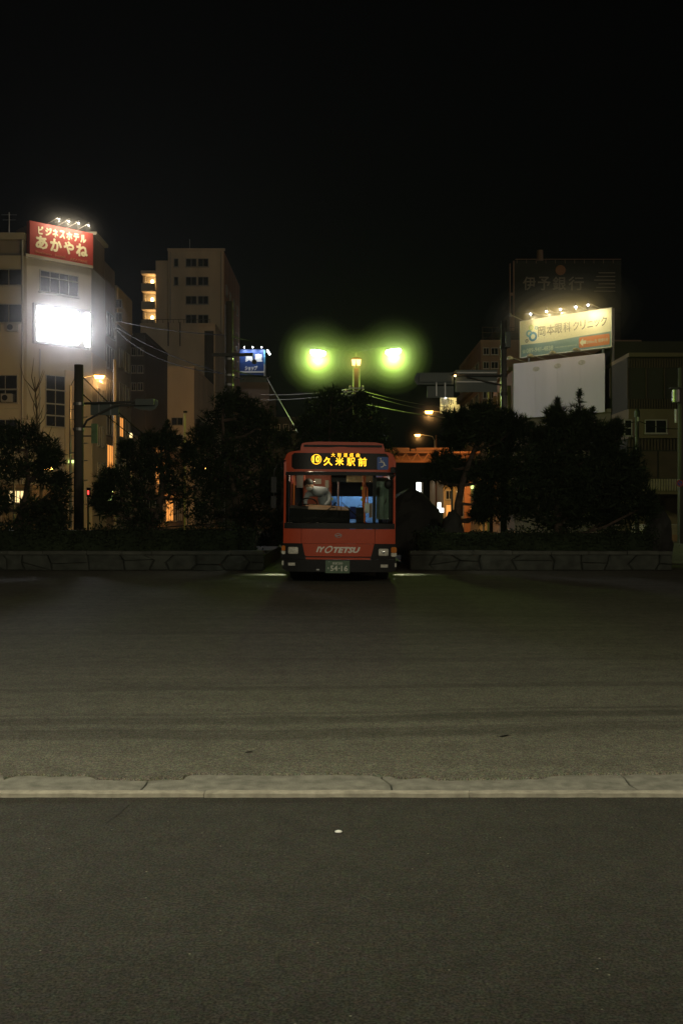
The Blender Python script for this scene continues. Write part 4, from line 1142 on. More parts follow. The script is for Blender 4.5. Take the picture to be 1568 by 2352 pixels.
obj('side_band', MB().box(WX(446,125)+.003, WX(446,125)+.25, 126, 143.5, 11.2, 13.4), M['darkwall'], b4)
obj('side_band', MB().box(WX(446,125)+.003, WX(446,125)+.35, 126, 143.5, 10.6, 11.197), M['paleblock'], b4)
for px,py in ((355,862),(368,862),(380,863),(352,930),(366,931)):
    obj('vent_hole', MB().lathe([(.12,-.06),(.14,0)], (WX(px,125), 124.99, WZ(py,125)), 10, 'y'), M['black'], b4)
for y0 in (960,1000): fw(b4, 125, 352, 372, y0, y0+16); fw(b4, 125, 395, 420, y0, y0+16)
b5 = building('mid height pale block with rooftop railing below the tower', WX(323,146), WX(494,146), 146, 158.5, WZ(747,146), 'paleblock', parapet=.3)
obj('dark_strip', MB().box(WX(470,145.9), WX(491,145.9), 145.9, 145.997, 6, WZ(760,146)), M['darkwall'], b5)  # flat dark strip on the wall face, not set back
for px in (387,414):
    obj('conduit', MB().tube([(WX(px,145.9),145.9,WZ(795,146)),(WX(px,145.9),145.9,WZ(740,146))], .09, 6), M['poledark'], b5)
mb = MB()
for i in range(14):
    x = WX(326+i*12,146); mb.tube([(x,146.2,WZ(747,146)+.3),(x,146.2,WZ(733,146))], .035, 5)
mb.tube([(WX(326,146),146.2,WZ(733,146)),(WX(482,146),146.2,WZ(733,146))], .04, 5)
obj('roof_railing', mb, M['poledark'], b5)
# the tall tower with lit balconies
YT = 160
tower = thing('apartment_tower', 'tall pale tower block with three lit stair balconies on its left edge', 'building', (WX(386,YT),YT,0))
zt1 = WZ(575.5,YT); zt2 = WZ(597.5,YT)
X1 = WX(515.5,YT)
obj('wall', MB().box(WX(386,YT), X1-.12, YT, 184, 0, zt1), M['paletower'], tower)
obj('side_wall', MB().box(X1-.117, X1+.003, YT+.01, 184, 0, zt1-.3), M['brick'], tower)
obj('stair_wing', MB().box(WX(357,YT), WX(386,YT)-.004, YT+.3, 172, 0, zt2), M['paletower'], tower)
obj('roof_rim', MB().box(WX(386,YT)-.1, X1+.1, YT-.08, YT+.25, zt1+.003, zt1+.35), M['paletower'], tower)
for r,(y0,y1) in enumerate(((595,612),(637,655),(681,698),(724,743))):
    for (x0,x1) in (((401,409),) if r < 2 else ())+((428,451),(456,478)):
        fw(tower, YT, x0, x1, y0, y1, bars=1 if x1-x0 > 10 else 0, fr=.1)
for k in range(6):
    for j in range(4):
        sw_(tower, X1+.003, 162+5.4*j, 164+5.4*j, 12+5*k, 13.6+5*k, bars=1)
bx0, bx1 = WX(325,YT), WX(357,YT)-.003
obj('balcony_back', MB().box(bx0+.2, bx1, YT+1.8, YT+2.1, 0, WZ(625,YT)), M['hotelwhite'], tower)
obj('balcony_roof', MB().box(bx0-.05, bx1, YT-.2, YT+1.8, WZ(629,YT), WZ(622,YT)), M['paletower'], tower)
for k in range(8):
    yb = 651+41.7*k
    s_ = obj('balcony', MB().box(bx0, bx1, YT-.2, YT-.03, WZ(yb+18,YT), WZ(yb,YT)), M['hotelwhite'], tower)
    obj('balcony_floor', MB().box(bx0, bx1, YT-.027, YT+1.797, WZ(yb+18,YT), WZ(yb+15,YT)), M['paletower'], s_)
    obj('balcony_side', MB().box(bx0, bx0+.35, YT+1.2, YT+1.797, WZ(yb,YT), WZ(yb-21,YT)), M['hotelwhite'], tower)
    if k < 3:
        bl = obj('balcony_lamp', MB().sphere((WX(346,YT), YT+1.5, WZ(yb-9,YT)), .27, 10, (1,1,1.3)), M['bulbwarm'], tower)
        light('POINT', (WX(346,YT), YT+.9, WZ(yb-9,YT)), 60, (1,.60,.24), tower, .2)
for z in (8,12.9,17.8,22.7,27.6):
    for y in (163.2, 168.6, 174.0):
        ac_ = obj('air_conditioner', MB().box(X1+.006,X1+.5,y-.5,y+.5,z+2.2,z+2.9), M['winframe'], tower)
obj('rain_pipe', MB().tube([(WX(392,YT),YT-.08,1),(WX(392,YT),YT-.08,zt1-.2)], .07, 6), M['winframe'], tower)
obj('rain_pipe', MB().tube([(WX(508,YT),YT-.08,1),(WX(508,YT),YT-.08,zt1-.2)], .07, 6), M['winframe'], tower)
obj('lightning_rod', MB().tube([(WX(425,YT),YT+5,zt1),(WX(425,YT),YT+5,zt1+3.2)], .05, 6), M['steel'], tower)
# blue estate sign and its building
YS = 190
b7 = building('low dark brown building under the blue rooftop sign', WX(500,YS), WX(618,YS), YS, 210, WZ(884,YS), 'brownwall', parapet=.5)
obj('roof_screen', MB().box(WX(540,YS), WX(612,YS), YS+.3, YS+.5, WZ(882,YS), WZ(863,YS)), M['signback'], b7)
es = thing('rooftop_sign', 'blue rooftop sign with white characters left of the green lamps', 'sign', (WX(560,YS),YS,WZ(864,YS)))
xa, xb = WX(536,YS), WX(606.5,YS)
obj('sign_panel', MB().box(xa, xb, YS-.5, YS-.1, WZ(836,YS), WZ(803,YS)), M['bluesign'], es)
obj('lower_panel', MB().box(xa, xb, YS-.6, YS-.1, WZ(862,YS), WZ(837,YS)), M['bluesign'], es)
obj('white_stripe', MB().box(xa, xb, YS-.64, YS-.603, WZ(857,YS), WZ(853.5,YS)), M['white'], es)
obj('side_panel', MB().box(xb+.003, xb+.08, YS-.5, YS+2.5, WZ(836,YS), WZ(803,YS)), M['logosky'], es)
obj('lower_side', MB().box(xb+.003, xb+.1, YS-.6, YS+2.5, WZ(864,YS), WZ(836.5,YS)), M['white'], es)
def et(s, x0, x1, y0, y1, yy, bold=.03, sh=0): fit_text('lettering', s, M['white'], es, (0,yy,0), XU, ZU, FN, (WX(x0,YS),WX(x1,YS)), (WZ(y1,YS),WZ(y0,YS)), bold, sh, .04)
et('興', 564, 581.5, 814, 832, YS-.51, .05); et('産', 585, 603, 813, 832, YS-.51, .05); et('ショップ', 563.5, 592, 841, 852.5, YS-.61, .05, .2)
obj('support', MB().tube([(xb+.6,YS-.4,WZ(868,YS)),(xb+1.1,YS-.4,WZ(868,YS)),(xb+1.0,YS+1.6,WZ(862,YS))], .06, 6), M['steel'], es)
for k, px in enumerate((563,582,602)):
    p0 = Vector((WX(px,YS), YS-.5, WZ(802,YS)))
    f_ = thing('sign_floodlight', ['floodlight over the cut off left end of the blue sign','floodlight over the gap between the two characters of the blue sign','floodlight over the right character of the blue sign'][k], 'floodlight', tuple(p0), 'floodlights along the blue sign')
    obj('arm', MB().tube([p0, p0+Vector((0,-1.0,.3))], .03, 6), M['steel'], f_)
    obj('bulb', MB().sphere(p0+Vector((0,-1.05,.12)), .13, 8), M['bulbwhite'], f_)
    light('SPOT', p0+Vector((0,-1.2,-.1)), 230, (.8,.88,1), f_, .06, p0+Vector((0,0,-2.0)), 140, .7)
f_ = thing('sign_floodlight', 'bright slanting floodlight beyond the right edge of the blue sign', 'floodlight', (xb+.4,YS,WZ(812,YS)))
obj('lens', MB().obox((WX(616.5,YS),YS+.4,WZ(808.5,YS)), (.5,0,-.87), (.87,0,.5), FN, (-.5,.5), (-.13,.13), (0,.1)), M['bulbwhite'], f_)
obj('arm', MB().tube([(xb+.1,YS+.6,WZ(807,YS)),(WX(616,YS),YS+.55,WZ(808,YS))], .05, 6), M['steel'], f_)
light('POINT', (WX(616.5,YS)-.1,YS-.1,WZ(810,YS)), 120, (.85,.92,1), f_, .1)
b8 = building('low distant brown house seen between the pines behind the bus', WX(600,130), WX(690,130), 130, 142, WZ(963,130), 'darkwall', parapet=.3)
for px in (612,632,652,670): fw(b8, 130, px, px+10, 975, 988)

# ---- right side of the street
b9 = building('brown street building with slanting eaves beyond the billboards', 14.0, 30, 100, 118, WZ(790,100), 'brownwall', parapet=.4)
for k in range(5):
    z = 2.4+3.2*k
    obj('street_balcony', MB().box(13.55, 13.997, 101, 117.5, z-.9, z-.1), M['beigewall'], b9)
    for j in range(4): sw_(b9, 14.0, 101.6+4.1*j, 104.2+4.1*j, z, z+1.7, s=-1, bars=1)
for y0 in (800,832,866,900): fw(b9, 100, 1110, 1121, y0, y0+14); fw(b9, 100, 1128, 1142, y0, y0+14)
mb = MB()
for i in range(12): mb.tube([(15+i*1.0,106,WZ(787,100)),(15+i*1.0,106,WZ(750,106))], .04, 5)
for zz in (752,764,776): mb.tube([(15,106,WZ(zz,106)),(26,106,WZ(zz,106))], .04, 5)
obj('roof_fence', mb, M['slat'], b9)
# building carrying the billboards (front skewed)
Y1_, Y2_ = 70.6, 65.6
Abl = Vector((WX(1181,Y1_),Y1_,0)); Bbl = Vector((WX(1402,Y2_),Y2_,0))
bu = (Bbl-Abl).normalized(); bn = Vector((bu.y,-bu.x,0)); BWd = (Bbl-Abl).length
def bpt(px, py):
    k = (px-784)/F; t = (Abl.x-k*Abl.y)/(k*bu.y-bu.x); return t, WZ(py, Abl.y+bu.y*t)
b10 = thing('building', 'brown corner building carrying the two billboards', 'building', tuple(Abl))
zb10 = WZ(846, Y1_)
Q = Abl+bu*BWd
obj('wall', prism([(Abl.x,Abl.y),(Q.x,Q.y),(Q.x,80),(12.3,81)], 0, WZ(963,Y1_)), M['beigewall'], b10)
obj('upper_wall', prism([(Abl.x+.02,Abl.y+1.2),(Q.x-.2,Q.y+1.3),(Q.x-.2,80),(12.32,81)], WZ(963,Y1_)+.003, zb10), M['brownwall'], b10)
obj('eave', prism([(Abl.x-.3,Abl.y+1.0),(Abl.x+1.5,Abl.y+1.0),(13.8,81.2),(12.0,81.2)], zb10+.003, zb10+.25), M['beigewall'], b10)
obj('roof_edge', MB().obox(Abl, bu, ZU, bn, (-.1,BWd+.1), (WZ(963,Y1_)-.02, WZ(963,Y1_)+.22), (.003,.15)), M['beigewall'], b10)
for j in range(4): obj('side_pillar', MB().box(12.0,12.25,72.2+2.2*j,72.5+2.2*j,2,zb10-1), M['beigewall'], b10)
for px in (1232,1340):
    a,zt = bpt(px,975); b,_ = bpt(px+22,975); window_on(b10, Abl, bu, ZU, bn, (a,b), (zt-1.2,zt-.1), bars=1)
# clinic billboard
cb = thing('billboard', 'lit cream eye clinic billboard with a blue band and orange arrow', 'billboard', tuple(Abl))
u0c,_ = bpt(1197,742); u1c,_ = bpt(1404.5,709)
zc1 = (WZ(742,70.4)+WZ(709,65.6))/2; zc0 = (WZ(823,70.4)+WZ(795,65.6))/2
CWd, CH = u1c-u0c, zc1-zc0
PN = .12
obj('sign_panel', MB().obox(Abl, bu, ZU, bn, (u0c,u1c), (zc0,zc1), (-.2,PN)), M['cliniccream'], cb)
fr = MB()
for ur, vr in (((u0c-.06,u0c-.001),(zc0-.06,zc1+.06)),((u1c+.001,u1c+.06),(zc0-.06,zc1+.06)),((u0c,u1c),(zc0-.06,zc0-.001)),((u0c,u1c),(zc1+.001,zc1+.06))):
    fr.obox(Abl, bu, ZU, bn, ur, vr, (-.22,PN+.04))
obj('rim', fr, M['white'], cb)
def cf(f, g): return (u0c+CWd*f, zc1-CH*g)
def cpoly(pts, m, lay, name='print'): return obj(name, MB().poly(Abl+bn*(PN+.002+.004*lay), bu, ZU, bn, [cf(*q) for q in pts], .003), M[m], cb)
top = [(i/24, .645-.0*i + (.02*sin(pi*i/24) if 0 else 0) - .0) for i in range(25)]
band = [(0.004,.655)]+[(i/24, .655+.02*sin(i/24*pi*.7)-.0-.06*max(0,(i/24-.33))**1.0*1.0-(.03 if i>16 else .03*max(0,(i-8)/8))) for i in range(1,24)]+[(.996,.60)]
cpoly(band+[(.996,.996),(.004,.996)], 'clinicblue', 0, 'blue_band')
def rrect(f0,f1,g0,g1,r):
    pts = []
    for cx,cy,a0 in ((f1-r*CH/CWd,g0+r,-90),(f1-r*CH/CWd,g1-r,0),(f0+r*CH/CWd,g1-r,90),(f0+r*CH/CWd,g0+r,180)):
        for k in range(5):
            a = radians(a0+k*22.5); pts.append((cx+r*CH/CWd*cos(a), cy+r*sin(a)))
    return pts
cpoly(rrect(.66,.985,.655,.945,.05), 'clinicorange', 1, 'orange_tag')
cpoly([(.668,.80),(.705,.69),(.705,.755),(.738,.755),(.738,.85),(.705,.85),(.705,.915)], 'cliniccream', 2, 'arrow')
def ct(s, m, f0, f1, g0, g1, bold=.0, lay=2):
    return fit_text('lettering', s, M[m], cb, Abl+bn*(PN+.002+.004*lay), bu, ZU, bn, (u0c+CWd*f0,u0c+CWd*f1), (zc1-CH*g1,zc1-CH*g0), bold, 0, .003)
# letters follow the photo: a light gothic headline
for ch,f0,f1,g0,g1 in (('岡',.205,.285,.215,.485),('本',.30,.395,.20,.475),('眼',.40,.475,.19,.465),('科',.49,.57,.185,.46),('ク',.595,.66,.20,.45),('リ',.675,.73,.20,.45),('ニ',.75,.81,.26,.42),('ッ',.825,.88,.24,.42),('ク',.895,.955,.18,.43)):
    ct(ch, 'clinicink', f0, f1, g0, g1, .004, 1)
ct('☎', 'clinicpale', .02, .062, .80, .90, .01, 1); ct('089-941-4838', 'clinicpale', .067, .375, .775, .905, .018, 1)
ct('www.okamoto-ganka.or.jp', 'clinicpale', .395, .635, .82, .88, .0, 1)
ct('200m先', 'clinicpale', .745, .855, .76, .86, .01, 2); ct('徒歩3分', 'clinicpale', .865, .97, .755, .855, .01, 2)
def logo(f, g, r, th, m):
    a, z = cf(f, g)
    obj('logo_ring', MB().ring(Abl+bn*(PN+.0062+.0002*rg.random())+bu*a+ZU*z, bu, ZU, bn, r-th, r, .003, N=26), M[m], cb)
logo(.145,.46,.33,.15,'logoblue'); logo(.10,.36,.24,.11,'logosky'); logo(.122,.20,.19,.075,'logogreen'); logo(.185,.225,.13,.06,'logosky'); logo(.073,.56,.12,.05,'clinicink')
for a in (u0c+.5, u1c-.75): obj('support_strut', MB().obox(Abl, bu, ZU, bn, (a,a+.15), (zc0-1.0,zc0-.06), (-.15,-.02)), M['steel'], cb)
ords = ['unlit floodlight arm at the far left end of the clinic billboard','leftmost lit floodlight on the clinic billboard above the ring logo','second lit floodlight from the left on the clinic billboard','middle lit floodlight of the five on the clinic billboard','fourth lit floodlight from the left on the clinic billboard','rightmost lit floodlight on the clinic billboard']
for k, f in enumerate((.035,.27,.45,.605,.77,.90)):
    p0 = Abl+bu*(u0c+CWd*f)+ZU*(zc1+.05); p1 = p0-bu*.45+bn*1.1+ZU*.35
    f_ = thing('sign_floodlight', ords[k], 'floodlight', tuple(p0), 'floodlights along the clinic billboard')
    obj('arm', MB().tube([p0,p1], .03, 6), M['steel'], f_)
    obj('head', MB().tube([p1+ZU*.1, p1-ZU*.12], [.06,.11], 10), M['steel'], f_)
    if k:
        obj('bulb', MB().sphere(p1-ZU*.17, .065, 8), M['bulbwhite'], f_)
        light('SPOT', p1-ZU*.3, 130, (1,.86,.48), f_, .06, p0-ZU*.9, 105, .9); light('POINT', p1-ZU*.3, 32, (1,.72,.22), f_, .06)
# blank billboard under it
u0w,_ = bpt(1182.5,838); u1w,_ = bpt(1391.5,810)
zw1 = (WZ(838,70.5)+WZ(810,65.9))/2; zw0 = (WZ(962,70.5)+WZ(947,65.9))/2
wb = thing('billboard', 'large blank white billboard under the clinic sign', 'billboard', tuple(Abl))
npan = 4
for k in range(npan):
    a = u0w+(u1w-u0w)*k/npan; b = u0w+(u1w-u0w)*(k+1)/npan
    obj('sheet_panel', MB().obox(Abl, bu, ZU, bn, (a+.004,b-.004), (zw0,zw1), (.16,.22)), M['blank'], wb)
obj('rear_frame', MB().obox(Abl, bu, ZU, bn, (u0w+.05,u1w-.05), (zw0+.05,zw1-.05), (.02,.157)), M['darkwall'], wb)
obj('edge_trim', MB().obox(Abl, bu, ZU, bn, (u0w-.04,u0w-.001), (zw0,zw1), (.1,.25)), M['steel'], wb)
for k, f in enumerate((.05,.28,.53,.78)):
    p0 = Abl+bu*(u0w+(u1w-u0w)*f+.6)+ZU*(zw1+.02); p1 = p0-bu*.75+bn*1.0+ZU*.32
    f_ = thing('sign_floodlight', ['unlit dish lamp at the left end of the blank billboard','second unlit dish lamp from the left on the blank billboard','third unlit dish lamp from the left on the blank billboard','rightmost unlit dish lamp on the blank billboard'][k], 'floodlight', tuple(p0), 'unlit dish lamps along the blank billboard')
    obj('arm', MB().tube([p0,p1], .03, 6), M['steel'], f_)
    obj('dish', MB().lathe([(.25,-.14),(.22,-.02),(.14,.07),(.03,.1)], tuple(p1), 14), M['cream'], f_)
M['rust'] = mat('rust_stain', (.60,.50,.56), .7, var=.3, scale=3)
for f, dz in ((.26,.55),(.5,.5),(.76,.45)):
    c_ = Abl+bn*.221+bu*(u0w+(u1w-u0w)*f)+ZU*(zw1-dz)
    obj('rust_stain', MB().ring(c_, bu, ZU, bn, 0.0, .17, .002, N=16, sx=1.6), M['rust'], wb)
# bank sign far behind
YK = 130
kb = building('dark tall bank building behind the billboards', WX(1168,YK), WX(1424,YK), YK, 150, WZ(720,YK), 'darkwall', parapet=0)
ks = thing('bank_sign', 'huge unlit dark bank sign with grey characters on the roof', 'sign', (WX(1180,YK),YK,WZ(720,YK)))
obj('sign_panel', MB().box(WX(1180,YK), WX(1424,YK), YK-.3, YK+.3, WZ(719,YK), WZ(600,YK)), M['bankdark'], ks)
obj('side_frame', MB().box(WX(1169,YK), WX(1171,YK), YK-.3, YK+.1, WZ(760,YK), WZ(606,YK)).box(WX(1177,YK), WX(1179.7,YK), YK-.32, YK+.1, WZ(760,YK), WZ(600,YK)).obox((WX(1171,YK),YK-.2,0), XU, ZU, FN, (0,.35), (WZ(680,YK),WZ(673,YK)), (0,.1)).obox((WX(1171,YK),YK-.2,0), XU, ZU, FN, (0,.35), (WZ(760,YK),WZ(724,YK)), (0,.1)), M['bankframe'], ks)
mb = MB().obox((0,YK-.3,0), XU, ZU, FN, (WX(1182,YK),WX(1424,YK)), (WZ(597.5,YK),WZ(596,YK)), (-.1,.05))
for i in range(11): mb.obox((0,YK-.3,0), XU, ZU, FN, (WX(1185+i*22,YK),WX(1186+i*22,YK)), (WZ(606,YK),WZ(597.6,YK)), (-.05,.03))
obj('top_truss', mb, M['bankframe'], ks)
obj('disc', MB().lathe([(.02,-.12),(11.5*YK/F,-.12),(11.5*YK/F,-.002)], (WX(1285,YK), YK-.3, WZ(622,YK)), 28, 'y'), M['bankdisc'], ks)
for ch,x0,x1 in (('伊',1199,1228),('予',1233,1262),('銀',1267,1297),('行',1303,1338)):
    fit_text('lettering', ch, M['bankletter'], ks, (0,YK-.302,0), XU, ZU, FN, (WX(x0,YK),WX(x1,YK)), (WZ(668,YK),WZ(637,YK)), .012, 0, .12)
for k in range(6):
    obj('stripe', MB().obox((0,YK-.302,0), XU, ZU, FN, (WX(1372-5*(k%3),YK),WX(1410,YK)), (WZ(629+8.4*k,YK),WZ(627+8.4*k,YK)), (0,.08)), M['bankletter'], ks)
obj('mast', MB().tube([(WX(1246,YK),YK+2,WZ(605,YK)),(WX(1246,YK),YK+2,WZ(566,YK))], [.45,.42], 10), M['bankframe'], ks)
# low dark storeys on the far right
YJ = 62
b11 = thing('building', 'long low dark building with a beige storey at the right edge', 'building', (WX(1396,YJ),YJ,0))
x0, x1 = Q.x+.05, WX(1900,YJ)
def bandj(py0, py1, m, name, d=0.0): return obj(name, MB().box(x0, x1, YJ-d, 78, WZ(py1,YJ)+.003, WZ(py0,YJ)), M[m], b11)
bandj(765, 812, 'darkwall', 'roof_storey', -3); bandj(812, 821, 'beigewall', 'ledge', .35); bandj(821, 940, 'darkwall', 'dark_storey'); bandj(940, 1007, 'beigewall', 'beige_storey', .25)
bandj(1007, 1101, 'darkwall', 'lower_storey'); bandj(1130, 1136.5, 'beigewall', 'canopy_edge', 2.2); bandj(1101, 1130, 'darkwall', 'gallery', 0); bandj(1136.5, 1220, 'brownwall', 'shop_front', -2)
def slats(py0, py1, m, step, wd, d):
    first = None
    n = int((x1-x0)/step); n = min(n, 120)
    for i in range(n):
        x = x0+.04+i*step
        if first is None:
            first = obj('slat', MB().box(x, x+wd, YJ-d-.07, YJ-d-.003, WZ(py1,YJ)+.01, WZ(py0,YJ)-.01), M[m], b11); f0 = first
        else:
            c = f0.copy(); C.objects.link(c); c.parent = b11; c.location = (i*step,0,0)
slats(822, 845, 'slat', .16, .09, 0); slats(916, 939, 'slat', .16, .09, 0); slats(1008, 1034, 'slat', .2, .11, 0); slats(1102, 1129, 'palesl', .16, .1, 1.9)
for px in (1400,1440,1482,1524,1566): obj('mullion', MB().obox((0,YJ,0), XU, ZU, FN, (WX(px,YJ)-.04,WX(px,YJ)+.04), (WZ(915,YJ),WZ(846,YJ)), (.002,.08)), M['slat'], b11)
for px in (1400,1455,1510,1565): obj('grey_panel', MB().obox((0,YJ,0), XU, ZU, FN, (WX(px,YJ)+.05,WX(px+54,YJ)-.05), (WZ(1099,YJ),WZ(1037,YJ)), (.002,.05)), M['slat'], b11)
fw(b11, YJ-.25, 1434, 1448, 966, 1000, bars=0, rail=WZ(984,YJ)); fw(b11, YJ-.25, 1481, 1528, 966, 994, bars=1)
b12 = building('orange lit low kiosk beyond the right end of the planter', WX(1500,52), WX(1640,52), 52, 56, WZ(1206,52), 'palesl', parapet=.0)
obj('red_band', MB().box(WX(1500,52), WX(1640,52), 51.93, 51.997, .1, WZ(1228,52)), M['brick'], b12)

# far hotel sign, bridge, shops at the end of the street
YC = 124
cs = thing('hotel_sign', 'small cream lit sign with dark characters above the far street', 'sign', (WX(1010,YC),YC,WZ(950,YC)))
obj('sign_panel', MB().box(WX(1010,YC), WX(1072,YC), YC-.2, YC+.2, WZ(949.5,YC), WZ(914,YC)), M['creamsign'], cs)
fit_text('lettering', 'ホ', M['clinicink'], cs, (0,YC-.202,0), XU, ZU, FN, (WX(1029,YC),WX(1041,YC)), (WZ(930,YC),WZ(918,YC)), .02, 0, .03)
fit_text('lettering', 'テ', M['clinicink'], cs, (0,YC-.202,0), XU, ZU, FN, (WX(1045,YC),WX(1057,YC)), (WZ(930,YC),WZ(918,YC)), .02, 0, .03)
fit_text('lettering', '松', M['clinicink'], cs, (0,YC-.202,0), XU, ZU, FN, (WX(1015.5,YC),WX(1029,YC)), (WZ(944,YC),WZ(931,YC)), .02, 0, .03)
obj('post', MB().tube([(WX(1040,YC),YC+.5,0),(WX(1040,YC),YC+.5,WZ(915,YC))], .2, 8), M['polesteel'], cs)
f_ = thing('sign_floodlight', 'single small floodlight at the top of the cream far hotel sign', 'floodlight', (WX(1021,YC),YC-.3,WZ(914,YC)))
obj('arm', MB().tube([(WX(1021,YC),YC-.2,WZ(913,YC)),(WX(1021,YC),YC-1.0,WZ(911,YC))], .03, 6), M['steel'], f_)
obj('bulb', MB().sphere((WX(1021,YC),YC-1.0,WZ(914.5,YC)), .13, 8), M['bulbwhite'], f_)
light('SPOT', (WX(1021,YC),YC-1.15,WZ(914,YC)), 420, (1,.86,.5), f_, .06, (WX(1026,YC),YC-.2,WZ(930,YC)), 150, .7)
YB = 80
br_ = thing('footbridge', 'orange lit truss footbridge crossing the street right of the bus', 'bridge', (WX(890,YB),YB,0))
for (a,b) in ((880,940),(943,953),(955,1030)):
    obj('parapet_panel', MB().box(WX(a,YB), WX(b,YB), YB-.1, YB, WZ(1037,YB), WZ(1028.5 if b-a>20 else 1031,YB)), M['bridge'], br_)
obj('deck', MB().box(WX(875,YB), WX(1100,YB), YB-.25, YB+3, WZ(1040.5,YB), WZ(1037,YB)-.003), M['bridge'], br_)
mb = MB()
for i in range(6):
    xa_ = WX(905+i*26,YB); xb_ = WX(918+i*26,YB); xc_ = WX(931+i*26,YB)
    mb.tube([(xa_,YB,WZ(1041,YB)),(xb_,YB,WZ(1060,YB))], .06, 6).tube([(xb_,YB,WZ(1060,YB)),(xc_,YB,WZ(1041,YB))], .06, 6)
mb.tube([(WX(905,YB),YB,WZ(1060,YB)),(WX(1060,YB),YB,WZ(1060,YB))], .09, 6)
obj('truss', mb, M['bridge'], br_)
obj('back_girder', MB().box(WX(880,YB), WX(1090,YB), YB+2.4, YB+2.6, WZ(1056,YB), WZ(1042,YB)), M['bridge'], br_)
for px in (889, 1075):
    obj('bridge_leg', MB().box(WX(px,YB)-.25, WX(px,YB)+.25, YB+.6, YB+1.1, 0, WZ(1060,YB)), M['bridge'], br_)
sg = thing('shop_sign', 'tall white double strip light sign low beside the bus', 'sign', (WX(960,95),95,2))
for px0,px1 in ((956,960.5),(961.7,966)):
    obj('lit_strip', MB().box(WX(px0,95), WX(px1,95), 94.9, 95.1, WZ(1134,95), WZ(1108,95)), M['shopwhite'], sg)
obj('strip_post', MB().box(WX(969,95), WX(971,95), 94.9, 95.2, 0, WZ(1108,95)), M['winframe'], sg)
sg = thing('shop_sign', 'stubby white lit box sign just above the smaller boulder', 'sign', (WX(1010,70),70,1))
obj('lit_box', MB().box(WX(1005,70), WX(1011.5,70), 69.9, 70.2, WZ(1176,70), WZ(1154,70)), M['shopwhite'], sg)
obj('lit_foot', MB().box(WX(1011.7,70), WX(1018,70), 69.9, 70.2, WZ(1177,70), WZ(1167,70)), M['shopwhite'], sg)
obj('sign_base', MB().box(WX(1006,70), WX(1017,70), 69.95, 70.15, 0, WZ(1177.3,70)), M['black'], sg)
b13 = building('orange lit shop front glowing behind the open limbed pine', WX(1018,84), WX(1120,84), 84, 97, WZ(1085,84), 'ochre', parapet=.2)
for i,(px,pn) in enumerate(((1024,'winpane'),(1048,'shopwin'),(1066,'warmwin'),(1086,'winpane'))):
    fw(b13, 84, px, px+14, 1128, 1146, bars=1, pane=pn); fw(b13, 84, px, px+15, 1160, 1186, bars=0, pane='winpane' if i%2 else 'warmwin')
ln = thing('wall_lamp', 'yellow green twin lantern on the glowing shop front', 'lamp', (WX(1079,83),83.5,3))
for px in (1075,1084): obj('lens', MB().sphere((WX(px,83.5),83.5,WZ(1118,83.5)), .15, 8, (1,1,1.4)), M['greenwin'], ln)
obj('bracket', MB().box(WX(1074,83.5), WX(1085,83.5), 83.45, 83.9, WZ(1111,83.5)-.05, WZ(1111,83.5)), M['black'], ln)
b14 = building('small shop with a glowing window at the far left behind the pine', WX(5,62), WX(75,62), 62, 70, WZ(1120,62), 'brownwall', parapet=.2)
fw(b14, 62, 22, 56, 1128, 1154, bars=3, pane='shopwin')

# ------------------------------------------------------------------ poles, lamps, signals
def pole(name, label, cat, px, Y, py_top, r0, r1, m, z0=.0, group=None):
    x = WX(px, Y)
    root = thing(name, label, cat, (x, Y, 0), group)
    obj('shaft', MB().tube([(x,Y,z0),(x,Y,WZ(py_top,Y))], [r0,r1], 14), M[m], root, True)
    return root
UY = 36
up = pole('utility_pole', 'thick dark utility pole carrying a signal arm in front of the hotel', 'utility pole', 181.5, UY, 838, .185, .16, 'polecon')
xp = WX(181.5, UY)
for py in (940,963,1000,1040,1085,1140): obj('step_bolt', MB().tube([(xp-.16,UY,WZ(py,UY)),(xp-.34,UY,WZ(py,UY))], .018, 6), M['steel'], up); obj('step_bolt', MB().tube([(xp+.16,UY,WZ(py+18,UY)),(xp+.32,UY,WZ(py+18,UY))], .018, 6), M['steel'], up)
for py in (928, 986): obj('clamp', MB().lathe([(.2,-.05),(.2,.05)], (xp,UY,WZ(py,UY)), 14), M['steel'], up)
sa = thing('traffic_signal', 'curved bracket arm with a traffic signal seen from behind at its tip', 'traffic light', (xp,UY,WZ(930,UY)))
zt = WZ(927,UY)
obj('upper_tube', MB().tube([(xp+.1,UY,zt),(WX(345,UY),UY,zt+.08)], .045, 8), M['poledark'], sa, True)
obj('curved_tube', MB().tube([(xp+.14,UY,WZ(985,UY)),(WX(200,UY),UY,WZ(966,UY)),(WX(215,UY),UY,WZ(957,UY)),(WX(262,UY),UY,WZ(933,UY)),(WX(275,UY),UY,WZ(931,UY)),(WX(345,UY),UY,WZ(929,UY))], .04, 8), M['poledark'], sa, True)
mb = MB().box(WX(312,UY), WX(355,UY), UY-.1, UY+.12, WZ(931,UY), WZ(917,UY)); obj('signal_housing', mb, M['signback'], sa)
obj('back_board', MB().poly((0,UY+.14,0), XU, ZU, FN, [(WX(306,UY),WZ(917,UY)),(WX(352,UY),WZ(914,UY)),(WX(360,UY),WZ(918,UY)),(WX(362,UY),WZ(928,UY)),(WX(356,UY),WZ(938,UY)),(WX(345,UY),WZ(942,UY)),(WX(325,UY),WZ(941,UY)),(WX(306,UY),WZ(936,UY))], .02), M['signback'], sa)
for px in (320,334,348): obj('visor', MB().lathe([(.13,0),(.14,.26)], (WX(px,UY), UY+.14, WZ(925,UY)), 12, 'y'), M['black'], sa)
dsn = thing('direction_sign', 'back of a grey green direction sign hanging on the curved bracket arm', 'road sign', (WX(240,UY),UY+.1,WZ(950,UY)))
